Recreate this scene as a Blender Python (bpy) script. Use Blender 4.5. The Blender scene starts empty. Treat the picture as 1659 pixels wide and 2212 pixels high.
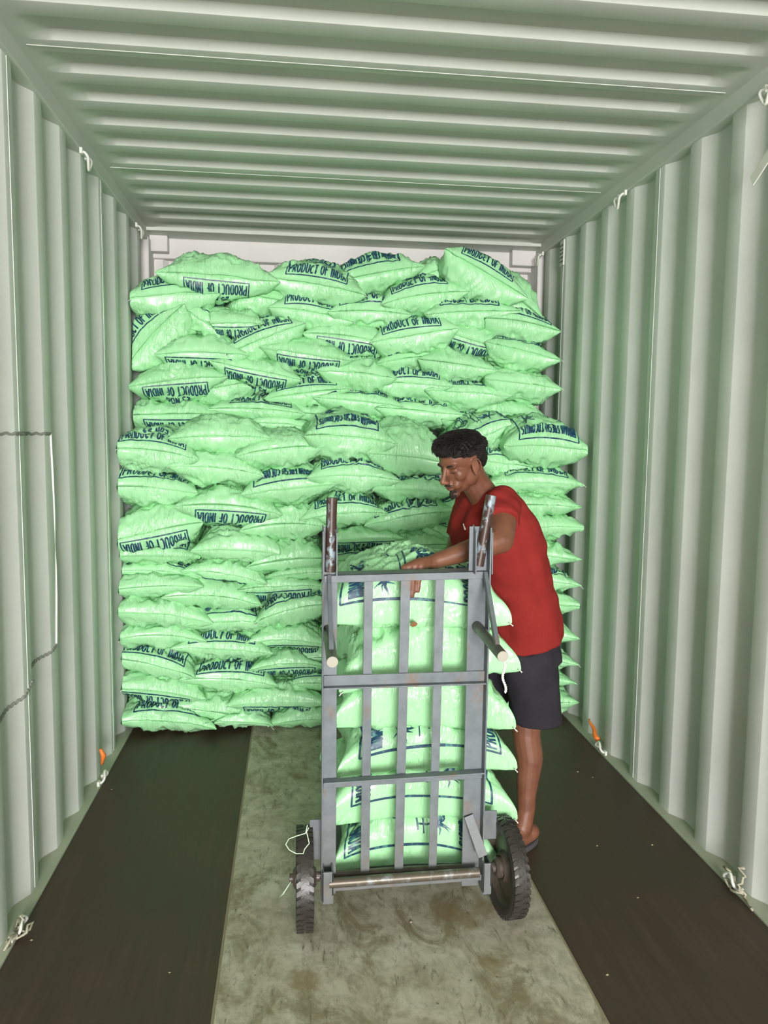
import bpy, math, random
import numpy as np
from mathutils import Vector, Matrix

S = bpy.context.scene
COL = S.collection
PI = math.pi

# ------------------------------------------------------------------ camera
W, H = 1659, 2212
CX, CH = 0.8524, 1.5013
YAW, PITCH, ROLL, FPX = 0.11835, -0.09707, 0.011709, 1637.9
def cam_axes():
    cy, sy, cp, sp = math.cos(YAW), math.sin(YAW), math.cos(PITCH), math.sin(PITCH)
    f = np.array([sy*cp, cy*cp, sp]); r = np.array([cy, -sy, 0.0]); u = np.cross(r, f)
    cr, sr = math.cos(ROLL), math.sin(ROLL)
    return r*cr+u*sr, u*cr-r*sr, f
CR, CU, CF = cam_axes()
cam = bpy.data.cameras.new('camera')
cam.sensor_fit = 'HORIZONTAL'; cam.sensor_width = 36.0; cam.lens = FPX*36.0/W
cam.clip_start = 0.02; cam.clip_end = 100
camo = bpy.data.objects.new('camera', cam); COL.objects.link(camo)
M = Matrix.Identity(4)
for i in range(3):
    M[i][0], M[i][1], M[i][2] = CR[i], CU[i], -CF[i]
M[0][3], M[1][3], M[2][3] = CX, 0.0, CH
camo.matrix_world = M
S.camera = camo
def ray(px, py): return CF + CR*(px-W/2)/FPX - CU*(py-H/2)/FPX
def atY(px, py, Y):
    d = ray(px, py); t = Y/d[1]; return np.array([CX+d[0]*t, Y, CH+d[2]*t])
def atX(px, py, X):
    d = ray(px, py); t = (X-CX)/d[0]; return np.array([X, d[1]*t, CH+d[2]*t])
def atZ(px, py, Z):
    d = ray(px, py); t = (Z-CH)/d[2]; return np.array([CX+d[0]*t, d[1]*t, Z])

# ------------------------------------------------------------------ light: daylight through the open container doors behind the camera
wd = bpy.data.worlds.new('world'); S.world = wd; wd.use_nodes = True
bg = wd.node_tree.nodes['Background']
bg.inputs['Color'].default_value = (0.93, 0.97, 1.0, 1); bg.inputs['Strength'].default_value = 1.0
def area(name, loc, rot, sx, sy, e, col):
    l = bpy.data.lights.new(name, 'AREA'); l.shape = 'RECTANGLE'; l.size = sx; l.size_y = sy; l.energy = e; l.color = col
    o = bpy.data.objects.new(name, l); COL.objects.link(o); o.location = loc; o.rotation_euler = rot; return o
area('door_daylight', (1.175, -6.25, 1.75), (PI/2, 0, 0), 2.3, 1.85, 930, (1.0, 0.965, 0.955))
S.view_settings.view_transform = 'Standard'; S.view_settings.look = 'None'
S.view_settings.gamma = 1.0; S.view_settings.use_curve_mapping = False
S.view_settings.exposure = -0.03
S.cycles.diffuse_bounces = 6
S.cycles.max_bounces = 8

# ------------------------------------------------------------------ helpers
rng = np.random.RandomState(7)
random.seed(7)
def tag(o, label=None, cat=None, group=None, kind=None):
    if label: o['label'] = label
    if cat: o['category'] = cat
    if group: o['group'] = group
    if kind: o['kind'] = kind
    return o
def empty(name, loc=(0, 0, 0)):
    o = bpy.data.objects.new(name, None); COL.objects.link(o); o.location = loc; o.empty_display_size = .05; return o
def link(name, me, mats, parent=None, smooth=True, loc=None):
    """world-space mesh -> object; parented objects keep world coordinates"""
    if not isinstance(mats, (list, tuple)): mats = [mats]
    for m in mats: me.materials.append(m)
    if smooth: me.polygons.foreach_set('use_smooth', [True]*len(me.polygons))
    o = bpy.data.objects.new(name, me); COL.objects.link(o)
    if parent is not None:
        o.parent = parent
        p = parent; off = Vector((0, 0, 0))
        while p is not None: off += Vector(p.location); p = p.parent
        o.location = -off
        o.matrix_parent_inverse = Matrix.Identity(4)
    return o
class MB:
    def __init__(s): s.v = []; s.f = []; s.m = []
    def add(s, vs, fs, mi=0):
        b = len(s.v); s.v += [tuple(map(float, v)) for v in vs]; s.f += [tuple(i+b for i in f) for f in fs]; s.m += [mi]*len(fs)
    def box(s, a, b, mi=0):
        x0, y0, z0 = a; x1, y1, z1 = b
        s.add([(x0,y0,z0),(x1,y0,z0),(x1,y1,z0),(x0,y1,z0),(x0,y0,z1),(x1,y0,z1),(x1,y1,z1),(x0,y1,z1)],
              [(0,3,2,1),(4,5,6,7),(0,1,5,4),(1,2,6,5),(2,3,7,6),(3,0,4,7)], mi)
    def hexa(s, p, mi=0):
        s.add(p, [(0,3,2,1),(4,5,6,7),(0,1,5,4),(1,2,6,5),(2,3,7,6),(3,0,4,7)], mi)
    def bar(s, p, q, w, d, side=(1,0,0), mi=0):
        """rectangular bar p->q, width w along side, depth d along the other normal"""
        p = np.array(p, float); q = np.array(q, float); ax = q-p; ax /= np.linalg.norm(ax)
        sd = np.array(side, float); sd -= ax*(sd@ax); sd /= np.linalg.norm(sd); n = np.cross(ax, sd)
        c = []
        for e in (p, q):
            for i, j in ((-1,-1),(1,-1),(1,1),(-1,1)): c.append(e+sd*i*w/2+n*j*d/2)
        s.hexa(c, mi)
    def tube(s, pts, r, n=14, cap=True, mi=0):
        pts = [np.array(p, float) for p in pts]; m = len(pts)
        rs = r if hasattr(r, '__len__') else [r]*m
        t0 = pts[1]-pts[0]; t0 /= np.linalg.norm(t0)
        up = np.array([0,0,1.]) if abs(t0[2]) < .9 else np.array([1.,0,0])
        a = np.cross(t0, up); a /= np.linalg.norm(a); vs = []
        for i in range(m):
            t = pts[min(i+1,m-1)]-pts[max(i-1,0)]; t /= (np.linalg.norm(t)+1e-12)
            a = a-t*(a@t); a /= (np.linalg.norm(a)+1e-12); b = np.cross(t, a)
            for k in range(n):
                an = 2*PI*k/n; vs.append(pts[i]+(a*math.cos(an)+b*math.sin(an))*rs[i])
        fs = [(i*n+k, i*n+(k+1)%n, (i+1)*n+(k+1)%n, (i+1)*n+k) for i in range(m-1) for k in range(n)]
        if cap: fs += [tuple(range(n-1,-1,-1)), tuple((m-1)*n+k for k in range(n))]
        s.add(vs, fs, mi)
    def lathe(s, prof, c, axis='x', n=48, mi=0, closed=True):
        vs = []; m = len(prof)
        for k in range(n):
            an = 2*PI*k/n
            for (h, r) in prof:
                if axis == 'x': vs.append((c[0]+h, c[1]+r*math.cos(an), c[2]+r*math.sin(an)))
                elif axis == 'z': vs.append((c[0]+r*math.cos(an), c[1]+r*math.sin(an), c[2]+h))
                else: vs.append((c[0]+r*math.cos(an), c[1]+h, c[2]-r*math.sin(an)))
        fs = []
        for k in range(n):
            k2 = (k+1)%n
            for j in range(m if closed else m-1):
                j2 = (j+1)%m; fs.append((k*m+j, k2*m+j, k2*m+j2, k*m+j2))
        s.add(vs, fs, mi)
    def ball(s, c, r, n=12, mi=0):
        r = r if hasattr(r, '__len__') else (r, r, r)
        vs = []; 
        for i in range(n+1):
            th = PI*i/n
            for k in range(2*n):
                ph = PI*k/n; vs.append((c[0]+r[0]*math.sin(th)*math.cos(ph), c[1]+r[1]*math.sin(th)*math.sin(ph), c[2]+r[2]*math.cos(th)))
        fs = [(i*2*n+k, (i+1)*2*n+k, (i+1)*2*n+(k+1)%(2*n), i*2*n+(k+1)%(2*n)) for i in range(n) for k in range(2*n)]
        s.add(vs, fs, mi)
    def build(s, name, mats, parent=None, smooth=False, bevel=0, auto=True):
        me = bpy.data.meshes.new(name); me.from_pydata(s.v, [], s.f); me.update()
        o = link(name, me, mats, parent, smooth)
        me.polygons.foreach_set('material_index', s.m)
        if smooth and auto:
            try: me.set_sharp_from_angle(angle=math.radians(40))
            except Exception: pass
        if bevel:
            b = o.modifiers.new('bevel', 'BEVEL'); b.width = bevel; b.segments = 2; b.limit_method = 'ANGLE'; b.angle_limit = .7
        return o
def grid_mesh(name, P, mats, parent=None, flip=False):
    """P: (n,m,3)"""
    n, m = P.shape[:2]; idx = np.arange(n*m).reshape(n, m)
    q = np.stack([idx[:-1,:-1], idx[1:,:-1], idx[1:,1:], idx[:-1,1:]], -1).reshape(-1, 4)
    if flip: q = q[:, ::-1]
    me = raw_mesh(name, P.reshape(-1, 3), q)
    return link(name, me, mats, parent)
def raw_mesh(name, V, Q, mi=None):
    me = bpy.data.meshes.new(name)
    V = np.ascontiguousarray(V, dtype=np.float32); Q = np.ascontiguousarray(Q, dtype=np.int32)
    k = Q.shape[1]
    me.vertices.add(len(V)); me.vertices.foreach_set('co', V.ravel())
    me.loops.add(Q.size); me.loops.foreach_set('vertex_index', Q.ravel())
    me.polygons.add(len(Q)); me.polygons.foreach_set('loop_start', np.arange(0, Q.size, k, dtype=np.int32))
    try: me.polygons.foreach_set('loop_total', np.full(len(Q), k, dtype=np.int32))
    except Exception: pass
    if mi is not None: me.polygons.foreach_set('material_index', np.asarray(mi, dtype=np.int32))
    me.update(calc_edges=True); me.validate()
    return me

# ------------------------------------------------------------------ materials
def mat(name, col=(.5,.5,.5), rough=.5, metal=0.0, spec=.5):
    m = bpy.data.materials.new(name); m.use_nodes = True
    b = m.node_tree.nodes['Principled BSDF']
    b.inputs['Base Color'].default_value = (*col, 1); b.inputs['Roughness'].default_value = rough
    b.inputs['Metallic'].default_value = metal; b.inputs['Specular IOR Level'].default_value = spec
    return m, m.node_tree, b
class NT:
    def __init__(s, nt): s.nt = nt
    def n(s, t, **kw):
        x = s.nt.nodes.new(t)
        for k, v in kw.items():
            if k.startswith('i_'): x.inputs[k[2:].replace('_', ' ')].default_value = v
            else: setattr(x, k, v)
        return x
    def l(s, a, b): s.nt.links.new(a, b)
    def coord(s, scale=(1,1,1), rot=(0,0,0)):
        tc = s.n('ShaderNodeTexCoord'); mp = s.n('ShaderNodeMapping'); mp.inputs['Scale'].default_value = scale; mp.inputs['Rotation'].default_value = rot
        s.l(tc.outputs['Object'], mp.inputs['Vector']); return mp.outputs['Vector']
    def noise(s, vec, scale=5, detail=4, rough=.55, dist=0.0):
        x = s.n('ShaderNodeTexNoise'); x.inputs['Scale'].default_value = scale; x.inputs['Detail'].default_value = detail
        x.inputs['Roughness'].default_value = rough; x.inputs['Distortion'].default_value = dist
        s.l(vec, x.inputs['Vector']); return x.outputs['Fac']
    def ramp(s, fac, stops):
        r = s.n('ShaderNodeValToRGB'); e = r.color_ramp.elements
        while len(e) < len(stops): e.new(.5)
        for i, (p, c) in enumerate(stops):
            e[i].position = p; e[i].color = (*c, 1) if len(c) == 3 else c
        s.l(fac, r.inputs['Fac']); return r.outputs['Color']
    def mix(s, fac, a, b, mode='MIX'):
        m = s.n('ShaderNodeMix', data_type='RGBA', blend_type=mode)
        for v, i in ((fac, 0), (a, 6), (b, 7)):
            if hasattr(v, 'links'): s.l(v, m.inputs[i])
            else: m.inputs[i].default_value = v if i == 0 else (*v, 1)
        return m.outputs[2]
    def bump(s, b, h, strength=.3, dist=.01):
        x = s.n('ShaderNodeBump'); x.inputs['Strength'].default_value = strength; x.inputs['Distance'].default_value = dist
        s.l(h, x.inputs['Height']); s.l(x.outputs['Normal'], b.inputs['Normal'])

def m_paint(name, base):
    m, nt, b = mat(name, base, .5, 0, .35); N = NT(nt); v = N.coord()
    f = N.noise(v, 2.2, 5, .6); f2 = N.noise(N.coord((1, 1, .15)), 14, 4, .6)
    c = N.ramp(f, [(.3, tuple(x*.90 for x in base)), (.65, base)])
    c = N.mix(N.ramp(f2, [(.66, (0,0,0)), (.80, (.35,.35,.35))]), c, (.42, .40, .34))
    N.l(c, b.inputs['Base Color']); N.bump(b, N.noise(v, 90, 2), .05, .002); return m
PAINT = m_paint('container_paint', (.65, .675, .64))
CEILP = m_paint('ceiling_paint', (.59, .615, .565))
BACKP = m_paint('back_paint', (.70, .67, .66))
RINGP, _, _ = mat('ring_paint', (.70, .71, .65), .5)
SILLP = m_paint('sill_paint', (.44, .47, .36))

def m_dark():
    m, nt, b = mat('dark_plywood', (.04,.03,.02), .5, 0, .35); N = NT(nt)
    v = N.coord((10, .55, 1)); f = N.noise(v, 3.2, 7, .65, .6)
    c = N.ramp(f, [(.28, (.042, .025, .017)), (.52, (.072, .044, .031)), (.80, (.115, .074, .054))])
    g = N.noise(N.coord((60, 2.2, 1)), 4, 3, .6)
    c = N.mix(N.ramp(g, [(.45, (0,0,0)), (.72, (.4,.4,.4))]), c, (.085, .066, .045))
    big = N.noise(N.coord(), 2.3, 3, .5); c = N.mix(N.ramp(big, [(.42, (0,0,0)), (.6, (.75,.75,.75))]), c, (.060, .046, .030))
    spots = N.noise(N.coord(), 26, 4, .7); c = N.mix(N.ramp(spots, [(.72, (0,0,0)), (.78, (.35,.35,.35))]), c, (.13, .11, .085))
    N.l(c, b.inputs['Base Color'])
    r = N.ramp(f, [(.3, (.42,.42,.42)), (.8, (.62,.62,.62))]); N.l(r, b.inputs['Roughness'])
    N.bump(b, g, .25, .003); return m
def m_pale():
    m, nt, b = mat('worn_plywood', (.3,.3,.2), .62, 0, .3); N = NT(nt); v = N.coord()
    f = N.noise(v, 6, 8, .68, .5)
    c = N.ramp(f, [(.25, (.30, .27, .19)), (.46, (.48, .45, .345)), (.62, (.58, .56, .45)), (.85, (.68, .66, .55))])
    st = N.noise(N.coord((1.0, .55, 1)), 5.5, 6, .72, 1.2)
    c = N.mix(N.ramp(st, [(.48, (0,0,0)), (.64, (.8,.8,.8))]), c, (.21, .175, .09))
    sc = N.noise(N.coord((5, 1.1, 1), (0,0,.25)), 9, 6, .75, .8)
    c = N.mix(N.ramp(sc, [(.575, (0,0,0)), (.68, (.8,.8,.8))]), c, (.09, .085, .045))
    sp = N.noise(N.coord((1, 1, 1)), 40, 3, .6)
    c = N.mix(N.ramp(sp, [(.68, (0,0,0)), (.74, (.7,.7,.7))]), c, (.05, .045, .03))
    mo = N.noise(N.coord((1, .7, 1)), 24, 6, .75, .4)
    c = N.mix(N.ramp(mo, [(.44, (0,0,0)), (.62, (.42,.42,.42))]), c, (.16, .145, .085))
    for px, py, rad in ((965, 1968, .055), (1045, 1962, .050), (1010, 1990, .045), (655, 2120, .05), (1060, 2080, .04)):
        q = atZ(px, py, 0); tc = N.n('ShaderNodeTexCoord'); dn = N.n('ShaderNodeVectorMath', operation='DISTANCE'); N.l(tc.outputs['Object'], dn.inputs[0]); dn.inputs[1].default_value = tuple(q)
        ad = N.n('ShaderNodeMath', operation='MULTIPLY_ADD'); N.l(N.noise(v, 28, 4, .6), ad.inputs[0]); ad.inputs[1].default_value = .07; N.l(dn.outputs['Value'], ad.inputs[2])
        c = N.mix(N.ramp(ad.outputs[0], [(rad+.012, (.62,.62,.62)), (rad+.045, (0,0,0))]), c, (.24, .17, .075))
    N.l(c, b.inputs['Base Color']); N.bump(b, f, .2, .003); return m
DARKF = m_dark(); PALEF = m_pale()
EDGE, nt_, b_ = mat('raw_board_edge', (.30,.27,.17), .8)

def m_sack():
    m, nt, b = mat('green_plastic_film', (.3,.8,.35), .36, 0, .5); N = NT(nt)
    oi = N.n('ShaderNodeObjectInfo')
    v = N.coord()
    base = N.mix(oi.outputs['Random'], (.335, .715, .35), (.40, .79, .42))
    f = N.noise(v, 9, 4, .6)
    c = N.mix(N.ramp(f, [(.35, (0,0,0)), (.7, (.5,.5,.5))]), base, (.47, .83, .49))
    N.l(c, b.inputs['Base Color'])
    b.inputs['Roughness'].default_value = .30
    # fine creases of thin film: ridged noise, stretched both ways
    def ridge(vec, sc, d):
        x = N.noise(vec, sc, d, .55, .9)
        a = N.n('ShaderNodeMath', operation='SUBTRACT'); N.l(x, a.inputs[0]); a.inputs[1].default_value = .5
        a2 = N.n('ShaderNodeMath', operation='ABSOLUTE'); N.l(a.outputs[0], a2.inputs[0]); return a2.outputs[0]
    add = N.n('ShaderNodeMath', operation='ADD')
    def turned(scale, k, o):
        vec = N.coord(scale); mp = vec.node; cb = N.n('ShaderNodeCombineXYZ'); mr = N.n('ShaderNodeMath', operation='MULTIPLY_ADD')
        N.l(oi.outputs['Random'], mr.inputs[0]); mr.inputs[1].default_value = k; mr.inputs[2].default_value = o
        N.l(mr.outputs[0], cb.inputs[1]); N.l(cb.outputs[0], mp.inputs['Rotation']); N.l(cb.outputs[0], mp.inputs['Location']); return vec
    N.l(ridge(turned((1.5, .8, .9), 5.0, -2.5), 10, 3), add.inputs[0]); N.l(ridge(turned((3.4, 1, .9), 2.0, -1.0), 11, 3), add.inputs[1])
    mk = N.ramp(N.noise(turned((1, 1, 1), 3.0, 0), 6.5, 3), [(.38, (.12,.12,.12)), (.62, (1, 1, 1))])
    mu = N.n('ShaderNodeMath', operation='MULTIPLY'); N.l(add.outputs[0], mu.inputs[0]); N.l(mk, mu.inputs[1])
    N.bump(b, mu.outputs[0], .8, .02)
    return m
SACK = m_sack()
INK, nt_, b_ = mat('navy_print', (.012, .045, .105), .42)
N_ = NT(nt_); c_ = N_.ramp(N_.noise(N_.coord(), 60, 3), [(.34, (.06, .22, .20)), (.5, (.010, .045, .10))]); N_.l(c_, b_.inputs['Base Color'])
THREAD, _, _ = mat('white_thread', (.75, .74, .70), .7)
def m_steel():
    m, nt, b = mat('grey_painted_steel', (.3,.33,.35), .5, 0, .45); N = NT(nt); v = N.coord()
    f = N.noise(v, 22, 5, .6)
    c = N.ramp(f, [(.3, (.115,.135,.150)), (.6, (.165,.188,.205))])
    r = N.noise(N.coord((1,1,.6)), 13, 6, .7)
    c = N.mix(N.ramp(r, [(.575, (0,0,0)), (.70, (.75,.75,.75))]), c, (.19, .115, .065))
    tc = N.n('ShaderNodeTexCoord'); sx = N.n('ShaderNodeSeparateXYZ'); N.l(tc.outputs['Object'], sx.inputs[0])
    mud = N.ramp(sx.outputs['Z'], [(.20, (.55,.55,.55)), (.42, (0,0,0))])
    mm = N.mix(N.noise(v, 9, 4), (0,0,0), mud); c = N.mix(mm, c, (.16, .135, .10))
    N.l(c, b.inputs['Base Color']); N.bump(b, N.noise(v, 160, 3), .12, .002); return m
STEEL = m_steel()
def m_worn(name, a, bb, lo=.48, hi=.56, sc=30, metal=.2):
    m, nt, b = mat(name, a, .4, metal, .5); N = NT(nt)
    f = N.noise(N.coord((1,1,.55)), sc, 5, .7); c = N.ramp(f, [(lo, a), (hi, bb)]); N.l(c, b.inputs['Base Color'])
    N.bump(b, f, .2, .003); return m
GRIP = m_worn('worn_brown_grip', (.055, .030, .024), (.26, .33, .37), .53, .60, 26, 0.0)
GRIP2 = m_worn('oily_pipe', (.05, .05, .038), (.12, .115, .085), .4, .7, 20, 0.0)
AXLE = m_worn('rubbed_axle_pipe', (.12, .10, .075), (.30, .33, .345), .50, .66, 18, .3)
PIPEEND, _, _ = mat('pale_pipe_end', (.38, .36, .30), .6)
TYRE = m_worn('dusty_rubber', (.026, .023, .020), (.055, .048, .041), .4, .75, 14, 0)
RIM = m_worn('muddy_rim', (.075, .058, .046), (.13, .105, .085), .4, .7, 16, 0)

# ------------------------------------------------------------------ container shell
Y0, Y1 = -6.2, 4.75
def profile(y, start, per, sl, sharp=.006):
    """0 on the inner flat, 1 in the outer recess; 'start' = sharp near edge of an inner flat; going towards the door the sheet slopes out"""
    t = ((start-y) % per)
    rec = (per-2*sl)*.5
    return t, rec
def corr_line(start, per, sl, y0, y1):
    rec = (per-2*sl)*.5; ys = []
    k = math.floor((y0-start)/per)-1
    pts = []
    while start+k*per < y1+per:
        b = start+k*per      # slope begins here going to the door
        r = .010
        pts += [(b-sl-rec-sl, 0.0), (b-sl-rec-sl+r, .06), (b-sl-rec-r, .94), (b-sl-rec, 1.0), (b-sl, 1.0), (b-sl+r*1.6, .86), (b-r*.4, .03), (b, 0.0)]
        k += 1
    pts = sorted(set((round(a, 5), c) for a, c in pts))
    out = [(y, c) for y, c in pts if y0 < y < y1]
    def ev(y): return float(np.interp(y, [p[0] for p in pts], [p[1] for p in pts]))
    return [(y0, ev(y0))]+out+[(y1, ev(y1))], ev
LW, levl = corr_line(3.570, .2775, .068, Y0, Y1)
RW, levr = corr_line(3.338, .2815, .068, Y0, Y1)
def wall(name, X, sgn, line, depth=.036):
    zs = [-.02, 0.4, 0.8, 1.2, 1.6, 2.0, 2.4, 2.60, 2.70]
    P = np.zeros((len(line), len(zs), 3))
    for i, (y, c) in enumerate(line):
        for j, z in enumerate(zs): P[i, j] = (X+sgn*depth*c, y, z)
    o = grid_mesh(name, P, PAINT, flip=sgn < 0)
    o.data.set_sharp_from_angle(angle=math.radians(28))
    return tag(o, kind='structure')
wall('wall_left', 0.0, -1, LW); wall('wall_right', 2.352, 1, RW)
# weld seams on the flats of the side walls and the roof
mb = MB()
for k in range(-9, 2):
    y = 3.570+.035+.2775*4*k
    if Y0 < y < Y1: mb.bar((.0004, y, 0), (.0004, y, 2.63), .004, .003, (0,1,0))
mb.build('trim_1', PAINT).__setitem__('kind', 'structure')
mb = MB()
for k in range(-9, 2):
    y = 3.338+.040+.2815*4*k-.2815
    if Y0 < y < Y1: mb.bar((2.3516, y, 0), (2.3516, y, 2.63), .004, .003, (0,1,0))
mb.build('trim_2', PAINT).__setitem__('kind', 'structure')
# roof with shallow pans that close before the rails
ZC = 2.685
RL, levc = corr_line(3.148, .2088, .042, Y0, 4.60)
xs = np.concatenate([[0.0, .03], np.linspace(.05, .15, 7), [.5, 1.17, 1.85], np.linspace(2.20, 2.30, 7), [2.32, 2.352]])
P = np.zeros((len(xs), len(RL), 3))
for i, x in enumerate(xs):
    e = min(1, max(0, (min(x, 2.352-x)-.05)/.10)); e = e*e*(3-2*e)
    for j, (y, c) in enumerate(RL): P[i, j] = (x, y, ZC+.029*c*e)
o = grid_mesh('ceiling', P, CEILP, flip=True); tag(o, kind='structure'); o.data.set_sharp_from_angle(angle=math.radians(30))
mb = MB()
for k in (-10, -5, 0, 5):
    y = 3.148+.045+.2088*k*1.0
for y in (2.555, 3.62, 1.5):
    mb.bar((.04, y, ZC-.0005), (2.31, y, ZC-.0005), .004, .003, (0,1,0))
mb.build('trim_3', CEILP).__setitem__('kind', 'structure')
# top side rails
for nm, x0, x1 in (('trim_4', -.045, .014), ('trim_5', 2.338, 2.397)):
    mb = MB(); mb.box((x0, Y0, 2.622), (x1, Y1, 2.70)); mb.build(nm, CEILP, bevel=.006).__setitem__('kind', 'structure')
# end of the container: roof plate, header, corner blocks, ribbed end wall
mb = MB(); mb.box((.0, 4.59, 2.668), (2.352, 4.86, 2.69)); mb.build('trim_6', CEILP, bevel=.003).__setitem__('kind', 'structure')
mb = MB(); mb.box((.0, 4.76, 2.55), (2.352, 4.83, 2.67)); mb.build('trim_7', BACKP, bevel=.008).__setitem__('kind', 'structure')
mb = MB(); mb.box((-.01, 4.69, 2.575), (.115, 4.80, 2.668)); mb.build('trim_8', BACKP, bevel=.006).__setitem__('kind', 'structure')
mb = MB(); mb.box((2.19, 4.69, 2.575), (2.362, 4.80, 2.668)); mb.build('trim_9', BACKP, bevel=.006).__setitem__('kind', 'structure')
pts = []; x = -.05
while x < 2.42:
    pts += [(x, 0), (x+.12, 0), (x+.15, .04), (x+.24, .04), (x+.27, 0)]; x += .27
P = np.zeros((len(pts), 2, 3))
for i, (x, d) in enumerate(pts):
    P[i, 0] = (x, 4.79+d, -.02); P[i, 1] = (x, 4.79+d, 2.60)
o = grid_mesh('wall_back', P, BACKP); tag(o, kind='structure'); o.data.set_sharp_from_angle(angle=math.radians(28))
for nm, x0, x1 in (('trim_10', -.04, .02), ('trim_11', 2.332, 2.392)):
    mb = MB(); mb.box((x0, 4.62, 0), (x1, 4.86, 2.64)); mb.build(nm, BACKP, bevel=.006).__setitem__('kind', 'structure')
# floor: two dark boards and one worn pale board, with raised strips along the walls
def board(name, xa, xb, m, z=0.0):
    mb = MB(); (a0, a1), (b0, b1) = xa, xb
    mb.hexa([(a0,Y0,z-.03),(b0,Y0,z-.03),(b1,Y1+.1,z-.03),(a1,Y1+.1,z-.03),(a0,Y0,z),(b0,Y0,z),(b1,Y1+.1,z),(a1,Y1+.1,z)])
    return tag(mb.build(name, m, bevel=.0015), kind='structure')
board('floor_left', (.030, .030), (.660, .630), DARKF)
board('floor', (.668, .638), (1.672, 1.652), PALEF, .0)
board('floor_right', (1.680, 1.660), (2.318, 2.318), DARKF)
mb = MB(); mb.box((-.05, Y0, -.05), (2.40, Y1+.12, -.031))
mb.hexa([(.66,Y0,-.03),(.668,Y0,-.03),(.638,Y1,-.03),(.63,Y1,-.03),(.66,Y0,-.004),(.668,Y0,-.004),(.638,Y1,-.004),(.63,Y1,-.004)])
mb.hexa([(1.672,Y0,-.03),(1.68,Y0,-.03),(1.66,Y1,-.03),(1.652,Y1,-.03),(1.672,Y0,-.003),(1.68,Y0,-.003),(1.66,Y1,-.003),(1.652,Y1,-.003)])
tag(mb.build('floor_base', EDGE), kind='structure')
for nm, x0, x1 in (('baseboard_left', -.040, .030), ('baseboard_right', 2.318, 2.392)):
    mb = MB(); mb.box((x0, Y0, -.03), (x1, Y1, .008)); tag(mb.build(nm, SILLP, bevel=.004), kind='structure')
# end portal so the shell reads as closed round the open doors
mb = MB(); mb.box((-.08, Y0-.03, -.05), (.0, Y0, 2.75)); mb.box((2.352, Y0-.03, -.05), (2.43, Y0, 2.75)); mb.box((0, Y0-.03, 2.66), (2.352, Y0, 2.75))
tag(mb.build('trim_12', PAINT), kind='structure')
# welded repair outline on the left wall
WELD, _, _ = mat('grey_sealant', (.24, .25, .22), .7); WELDW, _, _ = mat('pale_sealant', (.74, .77, .72), .6)
def wx(y): return -.036*levl(y)+.001
mb = MB()
def along(y0, z0, y1, z1, r, mi):
    n = 60; pts = []
    for i in range(n+1):
        t = i/n; y = y0+(y1-y0)*t; pts.append((wx(y), y, z0+(z1-z0)*t+.003*math.sin(i*1.7)))
    mb.tube(pts, r, 6, True, mi)
along(2.30, 1.501, 2.797, 1.503, .005, 0)
along(2.797, 1.503, 2.826, 1.10, .005, 1); along(2.826, 1.10, 2.790, .747, .005, 1)
along(2.790, .747, 2.55, .70, .0055, 0); along(2.55, .70, 2.30, .62, .0055, 0)
tag(mb.build('trim_13', [WELD, WELDW], smooth=True), kind='structure')
# ------------------------------------------------------------------ printed artwork (stroke lettering laid on the film)
def arc(cx, cy, rx, ry, a0, a1, n=14):
    return [(cx+rx*math.cos(math.radians(a0+(a1-a0)*i/n)), cy+ry*math.sin(math.radians(a0+(a1-a0)*i/n))) for i in range(n+1)]
GL = {
 'P': (.55, [[(.08,0),(.08,1)], [(.08,.96),(.30,.96)]+arc(.30,.71,.20,.25,90,-90)+[(.08,.46)]]),
 'R': (.58, [[(.08,0),(.08,1)], [(.08,.96),(.30,.96)]+arc(.30,.72,.20,.24,90,-90)+[(.08,.48)], [(.28,.48),(.52,0)]]),
 'O': (.62, [arc(.31,.5,.24,.47,0,360,24)]),
 'D': (.60, [[(.08,.04),(.08,.96)], [(.08,.96),(.24,.96)]+arc(.24,.5,.28,.46,90,-90,18)+[(.08,.04)]]),
 'U': (.60, [[(.08,1),(.08,.30)]+arc(.30,.30,.22,.27,180,360,14)+[(.52,1)]]),
 'C': (.58, [arc(.32,.5,.25,.47,50,310,20)]),
 'T': (.54, [[(.0,.96),(.54,.96)], [(.27,.96),(.27,0)]]),
 'F': (.50, [[(.08,0),(.08,1)], [(.08,.96),(.48,.96)], [(.08,.52),(.42,.52)]]),
 'E': (.50, [[(.08,0),(.08,1)], [(.08,.96),(.48,.96)], [(.08,.52),(.42,.52)], [(.08,.04),(.48,.04)]]),
 'I': (.20, [[(.10,0),(.10,1)]]),
 'N': (.60, [[(.08,0),(.08,1)], [(.08,1),(.52,0)], [(.52,0),(.52,1)]]),
 'A': (.60, [[(.02,0),(.30,1)], [(.30,1),(.58,0)], [(.13,.32),(.47,.32)]]),
 'S': (.54, [arc(.27,.73,.21,.24,30,270,14)+arc(.27,.26,.22,.23,90,-150,14)]),
 'H': (.60, [[(.08,0),(.08,1)], [(.52,0),(.52,1)], [(.08,.52),(.52,.52)]]),
 '2': (.54, [arc(.27,.72,.21,.25,160,-30,12)+[(.05,.04),(.52,.04)]]),
 '5': (.54, [[(.48,.96),(.12,.96),(.09,.54)]+arc(.25,.32,.23,.28,120,-140,14)]),
 ' ': (.26, []),
}
def text_strokes(txt, cx, y0, h, w, th):
    tw = sum(GL[c][0]+.14 for c in txt)-.14; k = w/tw; x = cx-w/2; out = []
    for c in txt:
        for pl in GL[c][1]: out.append(([(x+px*k, y0+py*h) for px, py in pl], th))
        x += (GL[c][0]+.14)*k
    return out
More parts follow.
